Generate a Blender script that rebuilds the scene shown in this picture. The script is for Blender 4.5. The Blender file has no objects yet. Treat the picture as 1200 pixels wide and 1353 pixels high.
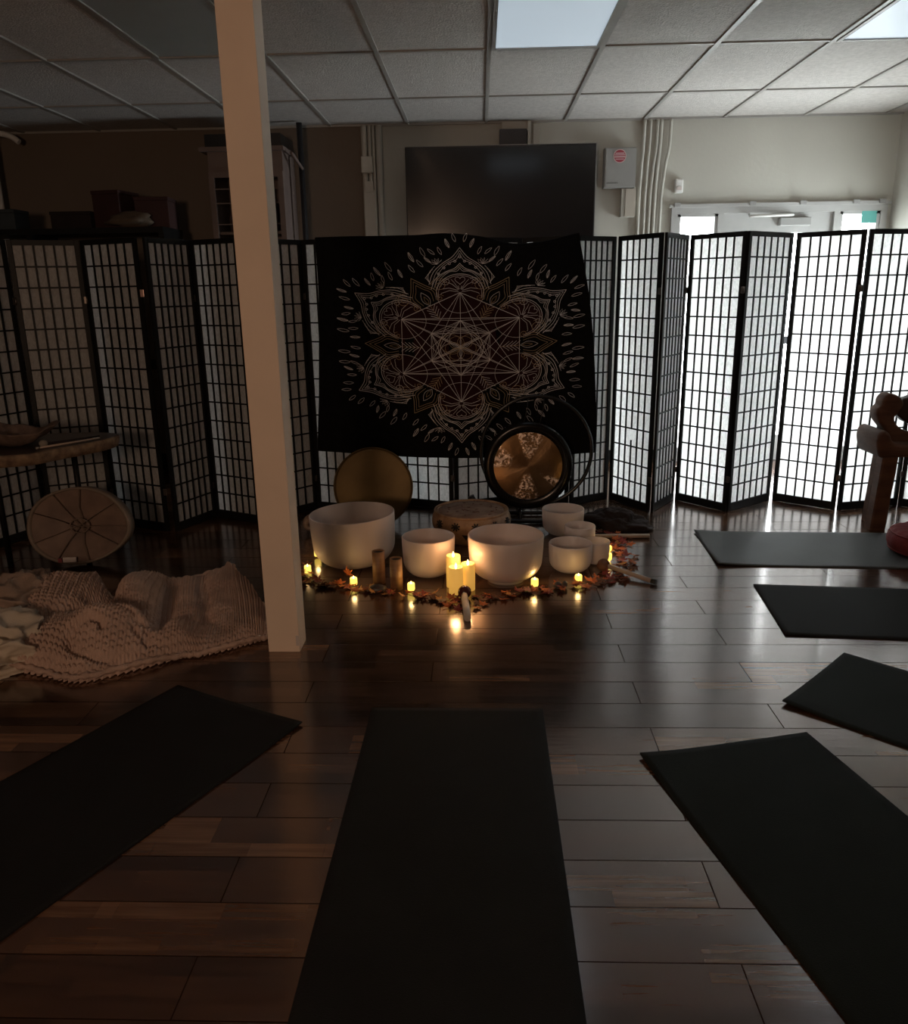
import bpy, bmesh, math, random
from mathutils import Vector, Matrix, noise
PI = math.pi
scene = bpy.context.scene
COL = scene.collection
random.seed(7)

# ------------------------------------------------------------------ materials
def new_mat(name):
    m = bpy.data.materials.new(name); m.use_nodes = True
    nt = m.node_tree; nt.nodes.clear()
    out = nt.nodes.new('ShaderNodeOutputMaterial')
    return m, nt, out
def pm(name, col, rough=0.6, metal=0.0, var=0.15, scale=8.0, bump=0.0, bscale=40.0, spec=0.5,
       col2=None, coat=0.0, sub=0.0, emit=None, estr=0.0, stretch=None):
    m, nt, out = new_mat(name)
    N = nt.nodes; L = nt.links
    b = N.new('ShaderNodeBsdfPrincipled'); L.new(b.outputs[0], out.inputs[0])
    tc = N.new('ShaderNodeTexCoord'); mp = N.new('ShaderNodeMapping')
    L.new(tc.outputs['Object'], mp.inputs[0])
    if stretch: mp.inputs['Scale'].default_value = stretch
    n = N.new('ShaderNodeTexNoise'); n.inputs['Scale'].default_value = scale; n.inputs['Detail'].default_value = 5
    L.new(mp.outputs[0], n.inputs['Vector'])
    cr = N.new('ShaderNodeValToRGB'); L.new(n.outputs[0], cr.inputs[0])
    c2 = col2 if col2 else tuple(c * (1 - var * 2) for c in col)
    cr.color_ramp.elements[0].position = 0.3; cr.color_ramp.elements[1].position = 0.7
    cr.color_ramp.elements[0].color = (*c2, 1); cr.color_ramp.elements[1].color = (*col, 1)
    L.new(cr.outputs[0], b.inputs['Base Color'])
    b.inputs['Roughness'].default_value = rough; b.inputs['Metallic'].default_value = metal
    b.inputs['Specular IOR Level'].default_value = spec
    b.inputs['Coat Weight'].default_value = coat
    if sub:
        b.inputs['Subsurface Weight'].default_value = sub
        b.inputs['Subsurface Radius'].default_value = (0.05, 0.04, 0.03); b.inputs['Subsurface Scale'].default_value = 0.6
    if emit:
        b.inputs['Emission Color'].default_value = (*emit, 1); b.inputs['Emission Strength'].default_value = estr
    if bump:
        n2 = N.new('ShaderNodeTexNoise'); n2.inputs['Scale'].default_value = bscale; n2.inputs['Detail'].default_value = 4
        L.new(mp.outputs[0], n2.inputs['Vector'])
        bp = N.new('ShaderNodeBump'); bp.inputs['Strength'].default_value = bump; bp.inputs['Distance'].default_value = 0.01
        L.new(n2.outputs[0], bp.inputs['Height']); L.new(bp.outputs[0], b.inputs['Normal'])
    return m

def floor_mat():
    m, nt, out = new_mat('dark wood plank floor'); N = nt.nodes; L = nt.links
    b = N.new('ShaderNodeBsdfPrincipled'); L.new(b.outputs[0], out.inputs[0])
    tc = N.new('ShaderNodeTexCoord')
    def brick(w, h, off, seed):
        mp = N.new('ShaderNodeMapping'); mp.inputs['Location'].default_value = (seed, 0.03, 0)
        L.new(tc.outputs['Object'], mp.inputs[0])
        k = N.new('ShaderNodeTexBrick'); k.offset = off; k.offset_frequency = 2
        k.inputs['Scale'].default_value = 1; k.inputs['Brick Width'].default_value = w; k.inputs['Row Height'].default_value = h
        k.inputs['Mortar Size'].default_value = 0.0017 if h > .15 else 0.0006; k.inputs['Mortar Smooth'].default_value = 0.1
        k.inputs['Color1'].default_value = (0, 0, 0, 1); k.inputs['Color2'].default_value = (1, 1, 1, 1)
        k.inputs['Mortar'].default_value = (0.5, 0.5, 0.5, 1)
        L.new(mp.outputs[0], k.inputs['Vector']); return k
    k1 = brick(1.22, 0.165, 0.37, 0.2)
    k2 = brick(0.47, 0.055, 0.41, 0.9)
    k3 = brick(0.31, 0.11, 0.63, 2.3)
    # streaky grain along x
    mp = N.new('ShaderNodeMapping'); mp.inputs['Scale'].default_value = (1.6, 26, 1)
    L.new(tc.outputs['Object'], mp.inputs[0])
    g = N.new('ShaderNodeTexNoise'); g.inputs['Scale'].default_value = 2.2; g.inputs['Detail'].default_value = 7
    L.new(mp.outputs[0], g.inputs['Vector'])
    def mth(op, a, c, v=None):
        x = N.new('ShaderNodeMath'); x.operation = op
        if isinstance(a, (int, float)): x.inputs[0].default_value = a
        else: L.new(a, x.inputs[0])
        if isinstance(c, (int, float)): x.inputs[1].default_value = c
        else: L.new(c, x.inputs[1])
        return x.outputs[0]
    s = mth('MULTIPLY', k1.outputs['Color'], 0.30)
    s = mth('ADD', s, mth('MULTIPLY', k2.outputs['Color'], 0.26))
    s = mth('ADD', s, mth('MULTIPLY', k3.outputs['Color'], 0.20))
    s = mth('ADD', s, mth('MULTIPLY', g.outputs[0], 0.42))
    cr = N.new('ShaderNodeValToRGB'); L.new(s, cr.inputs[0])
    e = cr.color_ramp.elements
    e[0].position = 0.25; e[0].color = (0.014, 0.006, 0.0035, 1)
    e[1].position = 0.93; e[1].color = (0.25, 0.135, 0.072, 1)
    x = e.new(0.48); x.color = (0.045, 0.020, 0.0105, 1)
    x = e.new(0.70); x.color = (0.105, 0.052, 0.027, 1)
    mx = N.new('ShaderNodeMix'); mx.data_type = 'RGBA'
    L.new(k1.outputs['Fac'], mx.inputs['Factor']); L.new(cr.outputs[0], mx.inputs['A']); mx.inputs['B'].default_value = (0.022, 0.012, 0.008, 1)
    L.new(mx.outputs['Result'], b.inputs['Base Color'])
    r = mth('ADD', mth('MULTIPLY', g.outputs[0], 0.08), 0.13)
    L.new(r, b.inputs['Roughness'])
    inv = mth('SUBTRACT', 1.0, k1.outputs['Fac'])
    L.new(mth('MULTIPLY', inv, 0.85), b.inputs['Specular IOR Level']); L.new(mth('MULTIPLY', inv, 0.42), b.inputs['Coat Weight'])
    b.inputs['IOR'].default_value = 1.72; b.inputs['Coat Roughness'].default_value = 0.20; b.inputs['Coat Tint'].default_value = (1, .93, .90, 1); b.inputs['Specular Tint'].default_value = (1, .92, .88, 1)
    # gentle long wave bump so reflections stretch towards the viewer
    w = N.new('ShaderNodeTexNoise'); w.inputs['Scale'].default_value = 14; w.inputs['Detail'].default_value = 2
    mp2 = N.new('ShaderNodeMapping'); mp2.inputs['Scale'].default_value = (0.5, 2.2, 1)
    L.new(tc.outputs['Object'], mp2.inputs[0]); L.new(mp2.outputs[0], w.inputs['Vector'])
    h = mth('ADD', mth('MULTIPLY', w.outputs[0], 0.25), mth('MULTIPLY', k1.outputs['Fac'], -0.6))
    h = mth('ADD', h, mth('MULTIPLY', g.outputs[0], 0.10))
    bp = N.new('ShaderNodeBump'); bp.inputs['Strength'].default_value = 0.35; bp.inputs['Distance'].default_value = 0.004
    L.new(h, bp.inputs['Height']); L.new(bp.outputs[0], b.inputs['Normal'])
    return m

def paper_mat():
    m, nt, out = new_mat('rice paper'); N = nt.nodes; L = nt.links
    tc = N.new('ShaderNodeTexCoord')
    mp = N.new('ShaderNodeMapping'); mp.inputs['Scale'].default_value = (1, 1, 0.5); L.new(tc.outputs['Object'], mp.inputs[0])
    n = N.new('ShaderNodeTexNoise'); n.inputs['Scale'].default_value = 55; n.inputs['Detail'].default_value = 6; n.inputs['Distortion'].default_value = 1.5
    L.new(mp.outputs[0], n.inputs['Vector'])
    cr = N.new('ShaderNodeValToRGB'); L.new(n.outputs[0], cr.inputs[0])
    cr.color_ramp.elements[0].position = 0.35; cr.color_ramp.elements[0].color = (0.66, 0.66, 0.65, 1)
    cr.color_ramp.elements[1].position = 0.65; cr.color_ramp.elements[1].color = (0.84, 0.84, 0.83, 1)
    d = N.new('ShaderNodeBsdfDiffuse'); t = N.new('ShaderNodeBsdfTranslucent'); mx = N.new('ShaderNodeMixShader')
    L.new(cr.outputs[0], d.inputs[0]); L.new(cr.outputs[0], t.inputs[0])
    mx.inputs[0].default_value = 0.55; L.new(d.outputs[0], mx.inputs[1]); L.new(t.outputs[0], mx.inputs[2])
    L.new(mx.outputs[0], out.inputs[0]); return m

def frosted_mat(name, col, trans):
    m, nt, out = new_mat(name); N = nt.nodes; L = nt.links
    tc = N.new('ShaderNodeTexCoord'); n = N.new('ShaderNodeTexNoise'); n.inputs['Scale'].default_value = 6; n.inputs['Detail'].default_value = 3
    L.new(tc.outputs['Object'], n.inputs['Vector'])
    cr = N.new('ShaderNodeValToRGB'); L.new(n.outputs[0], cr.inputs[0])
    cr.color_ramp.elements[0].color = (*[c * 0.9 for c in col], 1); cr.color_ramp.elements[1].color = (*col, 1)
    d = N.new('ShaderNodeBsdfDiffuse'); t = N.new('ShaderNodeBsdfTranslucent'); mx = N.new('ShaderNodeMixShader')
    L.new(cr.outputs[0], d.inputs[0]); L.new(cr.outputs[0], t.inputs[0]); mx.inputs[0].default_value = trans
    L.new(d.outputs[0], mx.inputs[1]); L.new(t.outputs[0], mx.inputs[2])
    g = N.new('ShaderNodeBsdfGlossy'); g.inputs['Roughness'].default_value = 0.45; g.inputs[0].default_value = (0.9, 0.9, 0.9, 1)
    m2 = N.new('ShaderNodeMixShader'); m2.inputs[0].default_value = 0.05
    L.new(mx.outputs[0], m2.inputs[1]); L.new(g.outputs[0], m2.inputs[2]); L.new(m2.outputs[0], out.inputs[0]); return m

def glass_mat():
    m, nt, out = new_mat('window glass'); N = nt.nodes; L = nt.links
    t = N.new('ShaderNodeBsdfTransparent'); g = N.new('ShaderNodeBsdfGlossy'); g.inputs['Roughness'].default_value = 0.02
    n = N.new('ShaderNodeTexNoise'); n.inputs['Scale'].default_value = 3
    cr = N.new('ShaderNodeValToRGB'); L.new(n.outputs[0], cr.inputs[0])
    cr.color_ramp.elements[0].color = (0.90, 0.93, 0.93, 1); cr.color_ramp.elements[1].color = (0.96, 0.97, 0.97, 1)
    L.new(cr.outputs[0], t.inputs[0])
    mx = N.new('ShaderNodeMixShader'); mx.inputs[0].default_value = 0.06
    L.new(t.outputs[0], mx.inputs[1]); L.new(g.outputs[0], mx.inputs[2]); L.new(mx.outputs[0], out.inputs[0]); return m

def tile_mat():
    m = pm('mineral fibre ceiling tile', (0.60, 0.575, 0.55), 0.9, var=0.10, scale=38, bump=0.5, bscale=90)
    return m

def gong_mat():
    m, nt, out = new_mat('lathed bronze'); N = nt.nodes; L = nt.links
    b = N.new('ShaderNodeBsdfPrincipled'); L.new(b.outputs[0], out.inputs[0])
    b.inputs['Metallic'].default_value = 1; b.inputs['Roughness'].default_value = 0.30
    b.inputs['Anisotropic'].default_value = 0.6
    tg = N.new('ShaderNodeTangent'); tg.direction_type = 'RADIAL'; tg.axis = 'Y'; L.new(tg.outputs[0], b.inputs['Tangent'])
    tc = N.new('ShaderNodeTexCoord')
    n = N.new('ShaderNodeTexNoise'); n.inputs['Scale'].default_value = 7; n.inputs['Detail'].default_value = 6
    L.new(tc.outputs['Object'], n.inputs['Vector'])
    cr = N.new('ShaderNodeValToRGB'); L.new(n.outputs[0], cr.inputs[0])
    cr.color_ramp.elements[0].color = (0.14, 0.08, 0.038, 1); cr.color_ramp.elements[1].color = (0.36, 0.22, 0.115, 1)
    L.new(cr.outputs[0], b.inputs['Base Color'])
    # glints of the hammered metal painted pale into sectors: top, bottom, left, lower right
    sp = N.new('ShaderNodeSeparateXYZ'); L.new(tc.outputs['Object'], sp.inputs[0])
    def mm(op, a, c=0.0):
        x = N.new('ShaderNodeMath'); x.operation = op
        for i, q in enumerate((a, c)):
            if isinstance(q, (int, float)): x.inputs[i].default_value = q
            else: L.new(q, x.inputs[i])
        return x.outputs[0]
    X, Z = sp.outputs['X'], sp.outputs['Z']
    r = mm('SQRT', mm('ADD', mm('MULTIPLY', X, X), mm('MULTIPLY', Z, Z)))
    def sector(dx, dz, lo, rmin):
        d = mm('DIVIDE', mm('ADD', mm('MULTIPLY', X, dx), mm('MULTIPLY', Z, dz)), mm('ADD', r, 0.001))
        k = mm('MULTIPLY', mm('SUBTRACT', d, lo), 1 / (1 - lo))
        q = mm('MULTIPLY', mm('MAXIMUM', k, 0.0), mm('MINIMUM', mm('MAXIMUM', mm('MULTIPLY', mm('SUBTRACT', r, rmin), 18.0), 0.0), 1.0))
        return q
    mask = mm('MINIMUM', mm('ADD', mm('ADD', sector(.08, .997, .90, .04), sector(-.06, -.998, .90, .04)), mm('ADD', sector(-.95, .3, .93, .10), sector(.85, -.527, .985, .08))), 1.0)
    v = N.new('ShaderNodeTexVoronoi'); v.inputs['Scale'].default_value = 95
    L.new(tc.outputs['Object'], v.inputs['Vector'])
    n3 = N.new('ShaderNodeTexNoise'); n3.inputs['Scale'].default_value = 60; n3.inputs['Detail'].default_value = 3
    L.new(tc.outputs['Object'], n3.inputs['Vector'])
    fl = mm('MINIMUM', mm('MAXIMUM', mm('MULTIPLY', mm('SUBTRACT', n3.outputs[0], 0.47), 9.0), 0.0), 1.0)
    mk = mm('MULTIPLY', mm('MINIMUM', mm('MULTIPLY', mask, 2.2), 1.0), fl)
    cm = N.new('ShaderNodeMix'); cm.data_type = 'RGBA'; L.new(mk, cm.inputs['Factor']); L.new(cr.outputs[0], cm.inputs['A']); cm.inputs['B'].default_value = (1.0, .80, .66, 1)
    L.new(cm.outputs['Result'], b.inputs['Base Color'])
    h = mm('MULTIPLY', v.outputs['Distance'], mm('ADD', mm('MULTIPLY', mask, 0.7), 0.05))
    bp = N.new('ShaderNodeBump'); bp.inputs['Strength'].default_value = 1.0; bp.inputs['Distance'].default_value = 0.006
    L.new(h, bp.inputs['Height']); L.new(bp.outputs[0], b.inputs['Normal'])
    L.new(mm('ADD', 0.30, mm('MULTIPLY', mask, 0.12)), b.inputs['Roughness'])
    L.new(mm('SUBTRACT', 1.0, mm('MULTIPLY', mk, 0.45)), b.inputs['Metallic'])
    return m

def wood_mat(name, c1, c2, rough=0.5, scale=3, stretch=(1, 1, 8)):
    return pm(name, c1, rough, col2=c2, scale=scale, stretch=stretch, bump=0.2, bscale=20)

M = dict(
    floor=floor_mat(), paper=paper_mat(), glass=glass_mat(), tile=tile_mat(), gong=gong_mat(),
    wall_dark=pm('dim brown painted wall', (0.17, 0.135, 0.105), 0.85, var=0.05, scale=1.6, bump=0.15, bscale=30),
    wall=pm('painted block wall', (0.50, 0.49, 0.44), 0.85, var=0.04, scale=1.6, bump=0.15, bscale=30),
    wall_side=pm('painted side wall', (0.45, 0.41, 0.35), 0.85, var=0.05, scale=1.6, bump=0.15, bscale=30),
    tbar=pm('white ceiling grid metal', (0.36, 0.35, 0.33), 0.35, var=0.05),
    lens=pm('white acrylic light lens', (0.75, 0.80, 0.85), 0.35, var=0.03, emit=(0.72, 0.87, 1.0), estr=0.45),
    lens_off=pm('unlit acrylic light lens', (0.42, 0.47, 0.47), 0.35, var=0.03),
    post=pm('cream painted post', (0.84, 0.68, 0.54), 0.7, var=0.04, scale=4, bump=0.1, bscale=15),
    black=pm('black lacquered wood', (0.008, 0.008, 0.008), 0.5, var=0.2, spec=0.22),
    hinge=pm('hinge metal', (0.18, 0.15, 0.13), 0.35, metal=0.9, var=0.1),
    brass=pm('pinkish brass hinge', (0.75, 0.50, 0.42), 0.35, metal=0.7, var=0.1),
    conduit=pm('painted conduit', (0.50, 0.49, 0.44), 0.6, var=0.05),
    grey_box=pm('grey painted steel', (0.30, 0.30, 0.29), 0.55, var=0.04),
    white_pl=pm('white plastic', (0.72, 0.72, 0.70), 0.5, var=0.03),
    door=pm('painted aluminium door', (0.42, 0.42, 0.41), 0.5, var=0.05),
    dark_metal=pm('dark grey metal', (0.05, 0.05, 0.055), 0.4, metal=0.6, var=0.1),
    screen=pm('glossy black screen', (0.012, 0.010, 0.010), 0.15, var=0.1, spec=0.6),
    bezel=pm('black bezel', (0.012, 0.012, 0.012), 0.3),
    cloth=pm('black printed cloth', (0.0065, 0.0065, 0.0065), 0.95, var=0.2, scale=30, spec=0.1),
    line=pm('pale printed line', (0.68, 0.66, 0.66), 0.9, var=0.12, scale=20),
    gold=pm('ochre printed line', (0.46, 0.34, 0.20), 0.9, var=0.12, scale=20),
    maroon=pm('maroon printed ground', (0.034, 0.011, 0.012), 0.95, var=0.2, spec=0.1),
    matr=pm('dark grey green yoga mat', (0.012, 0.016, 0.013), 0.8, var=0.12, scale=5, bump=0.25, bscale=320, spec=0.22),
    matk=pm('black yoga mat', (0.010, 0.0095, 0.0085), 0.8, var=0.12, scale=5, bump=0.25, bscale=320, spec=0.28),
    matg=pm('grey yoga mat', (0.060, 0.064, 0.062), 0.55, var=0.08, scale=5, bump=0.2, bscale=320, spec=0.4),
    bowl=frosted_mat('frosted quartz', (0.90, 0.80, 0.74), 0.46),
    wax=pm('ivory wax', (0.85, 0.62, 0.20), 0.5, var=0.04, emit=(1.0, 0.50, 0.09), estr=0.5),
    votive=pm('glowing votive', (0.85, 0.75, 0.30), 0.5, var=0.02, emit=(1.0, 0.72, 0.12), estr=1.5),
    flame=pm('candle flame', (1, 0.8, 0.5), 0.5, var=0.0, emit=(1.0, 0.72, 0.30), estr=6.0),
    bamboo=wood_mat('bamboo tube', (0.33, 0.19, 0.09), (0.20, 0.10, 0.045), 0.45),
    drumwood=pm('carved pale wood', (0.42, 0.27, 0.16), 0.6, col2=(0.24, 0.13, 0.07), scale=22, bump=0.4, bscale=50),
    hide=pm('mottled drum hide', (0.36, 0.25, 0.18), 0.7, col2=(0.20, 0.11, 0.075), scale=14, bump=0.2, bscale=30),
    inkblack=pm('painted black motif', (0.015, 0.012, 0.010), 0.6),
    bronze=pm('brushed bronze disc', (0.17, 0.115, 0.05), 0.5, metal=0.75, col2=(0.12, 0.08, 0.035), scale=5),
    rim=pm('dark gong rim', (0.012, 0.010, 0.009), 0.22, metal=0.4, var=0.2),
    tube=pm('black tube', (0.012, 0.012, 0.012), 0.25, var=0.1),
    selenite=pm('pale rough handle', (0.72, 0.64, 0.54), 0.6, col2=(0.50, 0.42, 0.34), scale=18, bump=0.3, bscale=60),
    redball=pm('dark red polished ball', (0.10, 0.018, 0.012), 0.15, var=0.2, coat=0.6),
    stick=wood_mat('pale wooden stick', (0.52, 0.40, 0.32), (0.36, 0.26, 0.20), 0.5),
    rock=pm('dark mottled stone', (0.10, 0.085, 0.075), 0.4, col2=(0.03, 0.025, 0.022), scale=12, bump=0.4, bscale=25),
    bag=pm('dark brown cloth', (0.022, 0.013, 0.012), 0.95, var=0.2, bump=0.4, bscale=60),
    shell=pm('spiral shell', (0.36, 0.27, 0.20), 0.5, col2=(0.16, 0.10, 0.08), scale=25),
    knit=pm('chunky blush knit yarn', (0.56, 0.39, 0.31), 0.95, var=0.12, scale=6, bump=0.5, bscale=160),
    knit2=pm('tan knit yarn', (0.36, 0.26, 0.20), 0.95, var=0.12, scale=6, bump=0.5, bscale=160),
    linen=pm('beige linen', (0.55, 0.47, 0.37), 0.9, var=0.06, scale=5, bump=0.2, bscale=120),
    slab=pm('live edge slab top', (0.055, 0.036, 0.026), 0.35, col2=(0.030, 0.018, 0.013), scale=4, stretch=(1, 5, 1)),
    bark=pm('pale live edge', (0.26, 0.175, 0.105), 0.8, col2=(0.08, 0.045, 0.028), scale=24, bump=0.7, bscale=30),
    chairwood=pm('carved brown wood', (0.13, 0.062, 0.034), 0.6, col2=(0.06, 0.026, 0.015), scale=3.5, stretch=(1, 1, 5), bump=0.25, bscale=14, spec=.25),
    chairdark=pm('dark burl wood', (0.045, 0.022, 0.016), 0.5, col2=(0.020, 0.010, 0.008), scale=6, spec=.3),
    red=pm('dark red cushion fabric', (0.20, 0.028, 0.030), 0.85, var=0.12, bump=0.3, bscale=80),
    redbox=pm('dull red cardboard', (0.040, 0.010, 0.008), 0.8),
    tan=pm('tan cardboard', (0.10, 0.07, 0.045), 0.8),
    cab=pm('brown cabinet', (0.16, 0.115, 0.10), 0.6, var=0.1),
    cabdark=pm('cabinet dark glass', (0.012, 0.010, 0.010), 0.25),
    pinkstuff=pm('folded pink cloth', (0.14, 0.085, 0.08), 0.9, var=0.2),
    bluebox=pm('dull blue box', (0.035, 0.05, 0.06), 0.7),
    teal=pm('teal sticker', (0.12, 0.42, 0.38), 0.6, var=0.05),
    stickred=pm('red sticker ink', (0.36, 0.045, 0.07), 0.5, var=0.05),
    stickpink=pm('pale sticker ink', (0.62, 0.46, 0.46), 0.5, var=0.05),
    ink=pm('faint embossed mark', (0.14, 0.14, 0.14), 0.5, var=0.05),
    label=pm('white paper label', (0.62, 0.55, 0.52), 0.7, var=0.05),
    labelred=pm('label red print', (0.25, 0.05, 0.06), 0.7, var=0.05),
    rawhide=pm('translucent rawhide', (0.21, 0.13, 0.09), 0.5, col2=(0.10, 0.058, 0.042), scale=9, bump=0.2, bscale=15),
    hoop=pm('pale drum hoop', (0.22, 0.17, 0.13), 0.6, var=0.1),
    lace=pm('hide lacing', (0.20, 0.14, 0.105), 0.7, var=0.1),
    driftwood=pm('weathered driftwood', (0.22, 0.15, 0.115), 0.8, col2=(0.05, 0.03, 0.024), scale=16, bump=0.6, bscale=30),
    felt=pm('pale felt ball', (0.26, 0.23, 0.19), 0.95, var=0.05, bump=0.3, bscale=120),
    concrete=pm('pale concrete', (0.6, 0.6, 0.58), 0.9, var=0.05, scale=2),
    leaf_red=pm('dark red leaf', (0.34, 0.045, 0.025), 0.6, col2=(0.16, 0.02, 0.014), scale=12, bump=0.3),
    leaf_orange=pm('orange leaf', (0.68, 0.19, 0.045), 0.6, col2=(0.42, 0.09, 0.02), scale=12, bump=0.3),
    leaf_gold=pm('gold leaf', (0.72, 0.36, 0.10), 0.6, col2=(0.45, 0.18, 0.05), scale=12, bump=0.3),
    leaf_brown=pm('brown leaf', (0.20, 0.085, 0.045), 0.7, col2=(0.10, 0.04, 0.022), scale=12, bump=0.3),
)

# ------------------------------------------------------------------ mesh helpers
def link(o, parent=None):
    COL.objects.link(o)
    if parent: o.parent = parent
    return o
def obj(name, bm, mat, parent=None, smooth=False, mats=None):
    me = bpy.data.meshes.new(name); bm.normal_update(); bm.to_mesh(me); bm.free()
    for m in (mats if mats else [mat]): me.materials.append(m)
    if smooth:
        for p in me.polygons: p.use_smooth = True
    return link(bpy.data.objects.new(name, me), parent)
def tag(o, label, cat, group=None):
    o['label'] = label; o['category'] = cat
    if group: o['group'] = group
    return o
def thing(name, label, cat, loc=(0, 0, 0), rotz=0.0, group=None):
    o = bpy.data.objects.new(name, None); COL.objects.link(o)
    o.location = loc; o.rotation_euler = (0, 0, rotz); o.empty_display_size = 0.05
    return tag(o, label, cat, group)
def struct(name, bm, mat, parent=None, mats=None, smooth=False):
    o = obj(name, bm, mat, parent, smooth, mats)
    if parent is None: o['kind'] = 'structure'
    return o
def box(bm, x0, x1, y0, y1, z0, z1, mi=0, bev=0.0):
    vs = [bm.verts.new((x, y, z)) for x in (x0, x1) for y in (y0, y1) for z in (z0, z1)]
    f = [(0, 1, 3, 2), (4, 6, 7, 5), (0, 4, 5, 1), (2, 3, 7, 6), (0, 2, 6, 4), (1, 5, 7, 3)]
    fs = [bm.faces.new([vs[i] for i in q]) for q in f]
    for q in fs: q.material_index = mi
    if bev:
        es = list({e for q in fs for e in q.edges})
        bmesh.ops.bevel(bm, geom=es, offset=bev, segments=2, affect='EDGES', profile=0.6)
def B(*a, **k):
    bm = bmesh.new(); box(bm, *a, **k); return bm
def tubeb(bm, pts, r, seg=10, mi=0, cap=True):
    pts = [Vector(p) for p in pts]; n = len(pts)
    rs = r if isinstance(r, (list, tuple)) else [r] * n
    rings = []; prev = None
    for i, p in enumerate(pts):
        t = (pts[min(i + 1, n - 1)] - pts[max(i - 1, 0)]).normalized()
        if prev is None:
            a = Vector((0, 0, 1)) if abs(t.z) < 0.9 else Vector((1, 0, 0)); u = t.cross(a).normalized()
        else:
            u = (prev - t * prev.dot(t)).normalized()
        prev = u; v = t.cross(u)
        rings.append([bm.verts.new(p + (u * math.cos(2 * PI * k / seg) + v * math.sin(2 * PI * k / seg)) * rs[i]) for k in range(seg)])
    for i in range(n - 1):
        for k in range(seg):
            f = bm.faces.new((rings[i][k], rings[i][(k + 1) % seg], rings[i + 1][(k + 1) % seg], rings[i + 1][k])); f.material_index = mi; f.smooth = True
    if cap:
        for q in (rings[0][::-1], rings[-1]):
            f = bm.faces.new(q); f.material_index = mi
def T(*a, **k):
    bm = bmesh.new(); tubeb(bm, *a, **k); return bm
def lathe(bm, prof, seg=48, c=(0, 0, 0), mi=0):
    rings = []
    for r, z in prof:
        if r < 1e-6: rings.append([bm.verts.new((c[0], c[1], c[2] + z))])
        else: rings.append([bm.verts.new((c[0] + r * math.cos(2 * PI * k / seg), c[1] + r * math.sin(2 * PI * k / seg), c[2] + z)) for k in range(seg)])
    for a, b in zip(rings, rings[1:]):
        for k in range(seg):
            q = [a[k % len(a)], a[(k + 1) % len(a)], b[(k + 1) % len(b)], b[k % len(b)]]
            u = []
            for v in q:
                if v not in u: u.append(v)
            if len(u) > 2:
                f = bm.faces.new(u); f.smooth = True; f.material_index = mi
def LA(*a, **k):
    bm = bmesh.new(); lathe(bm, *a, **k); return bm
def ball(bm, c, r, seg=16, sc=(1, 1, 1), jit=0.0, mi=0, sub=3):
    g = bmesh.ops.create_icosphere(bm, subdivisions=sub, radius=r)
    for v in g['verts']:
        n = v.co.normalized()
        k = 1 + (noise.noise(n * 1.7 + Vector((c[0] * 9, c[1] * 9, 3))) * jit if jit else 0)
        v.co = Vector((v.co.x * sc[0], v.co.y * sc[1], v.co.z * sc[2])) * k + Vector(c)
    for f in {f for v in g['verts'] for f in v.link_faces}: f.smooth = True; f.material_index = mi
def sweep_poly(bm, outline, y0, y1, mi=0, bev=0.0):
    """outline in (x,z) extruded along y"""
    a = [bm.verts.new((x, y0, z)) for x, z in outline]; b = [bm.verts.new((x, y1, z)) for x, z in outline]
    fs = [bm.faces.new(a), bm.faces.new(b[::-1])]
    n = len(a)
    for i in range(n): fs.append(bm.faces.new((a[i], b[i], b[(i + 1) % n], a[(i + 1) % n])))
    for f in fs: f.material_index = mi
    bmesh.ops.recalc_face_normals(bm, faces=fs)
    if bev:
        es = list(set(fs[0].edges) | set(fs[1].edges))
        bmesh.ops.bevel(bm, geom=es, offset=bev, segments=4, affect='EDGES', profile=0.5)
def smooth_curve(pts, n=6, closed=True):
    out = []; m = len(pts)
    rng = range(m if closed else m - 1)
    for i in rng:
        p0 = pts[(i - 1) % m] if closed else pts[max(i - 1, 0)]
        p1, p2 = pts[i], pts[(i + 1) % m]
        p3 = pts[(i + 2) % m] if closed else pts[min(i + 2, m - 1)]
        for k in range(n):
            t = k / n
            out.append(tuple(0.5 * ((2 * b) + (-a + c) * t + (2 * a - 5 * b + 4 * c - d) * t * t + (-a + 3 * b - 3 * c + d) * t ** 3)
                             for a, b, c, d in zip(p0, p1, p2, p3)))
    if not closed: out.append(tuple(pts[-1]))
    return out

# ------------------------------------------------------------------ room shell
CH = 2.697; YB = 6.8; XR = 3.23; XL = -5.2; YF = -2.6
struct('floor', B(XL - .1, XR + .1, YF - .1, YB + .1, -0.1, 0.0), M['floor'])
# ceiling with light openings closed by fixtures
bm = B(XL - .1, XR + .1, YF - .1, YB + .1, CH + 0.004, CH + 0.12)
struct('ceiling', bm, M['tile'])
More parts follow.
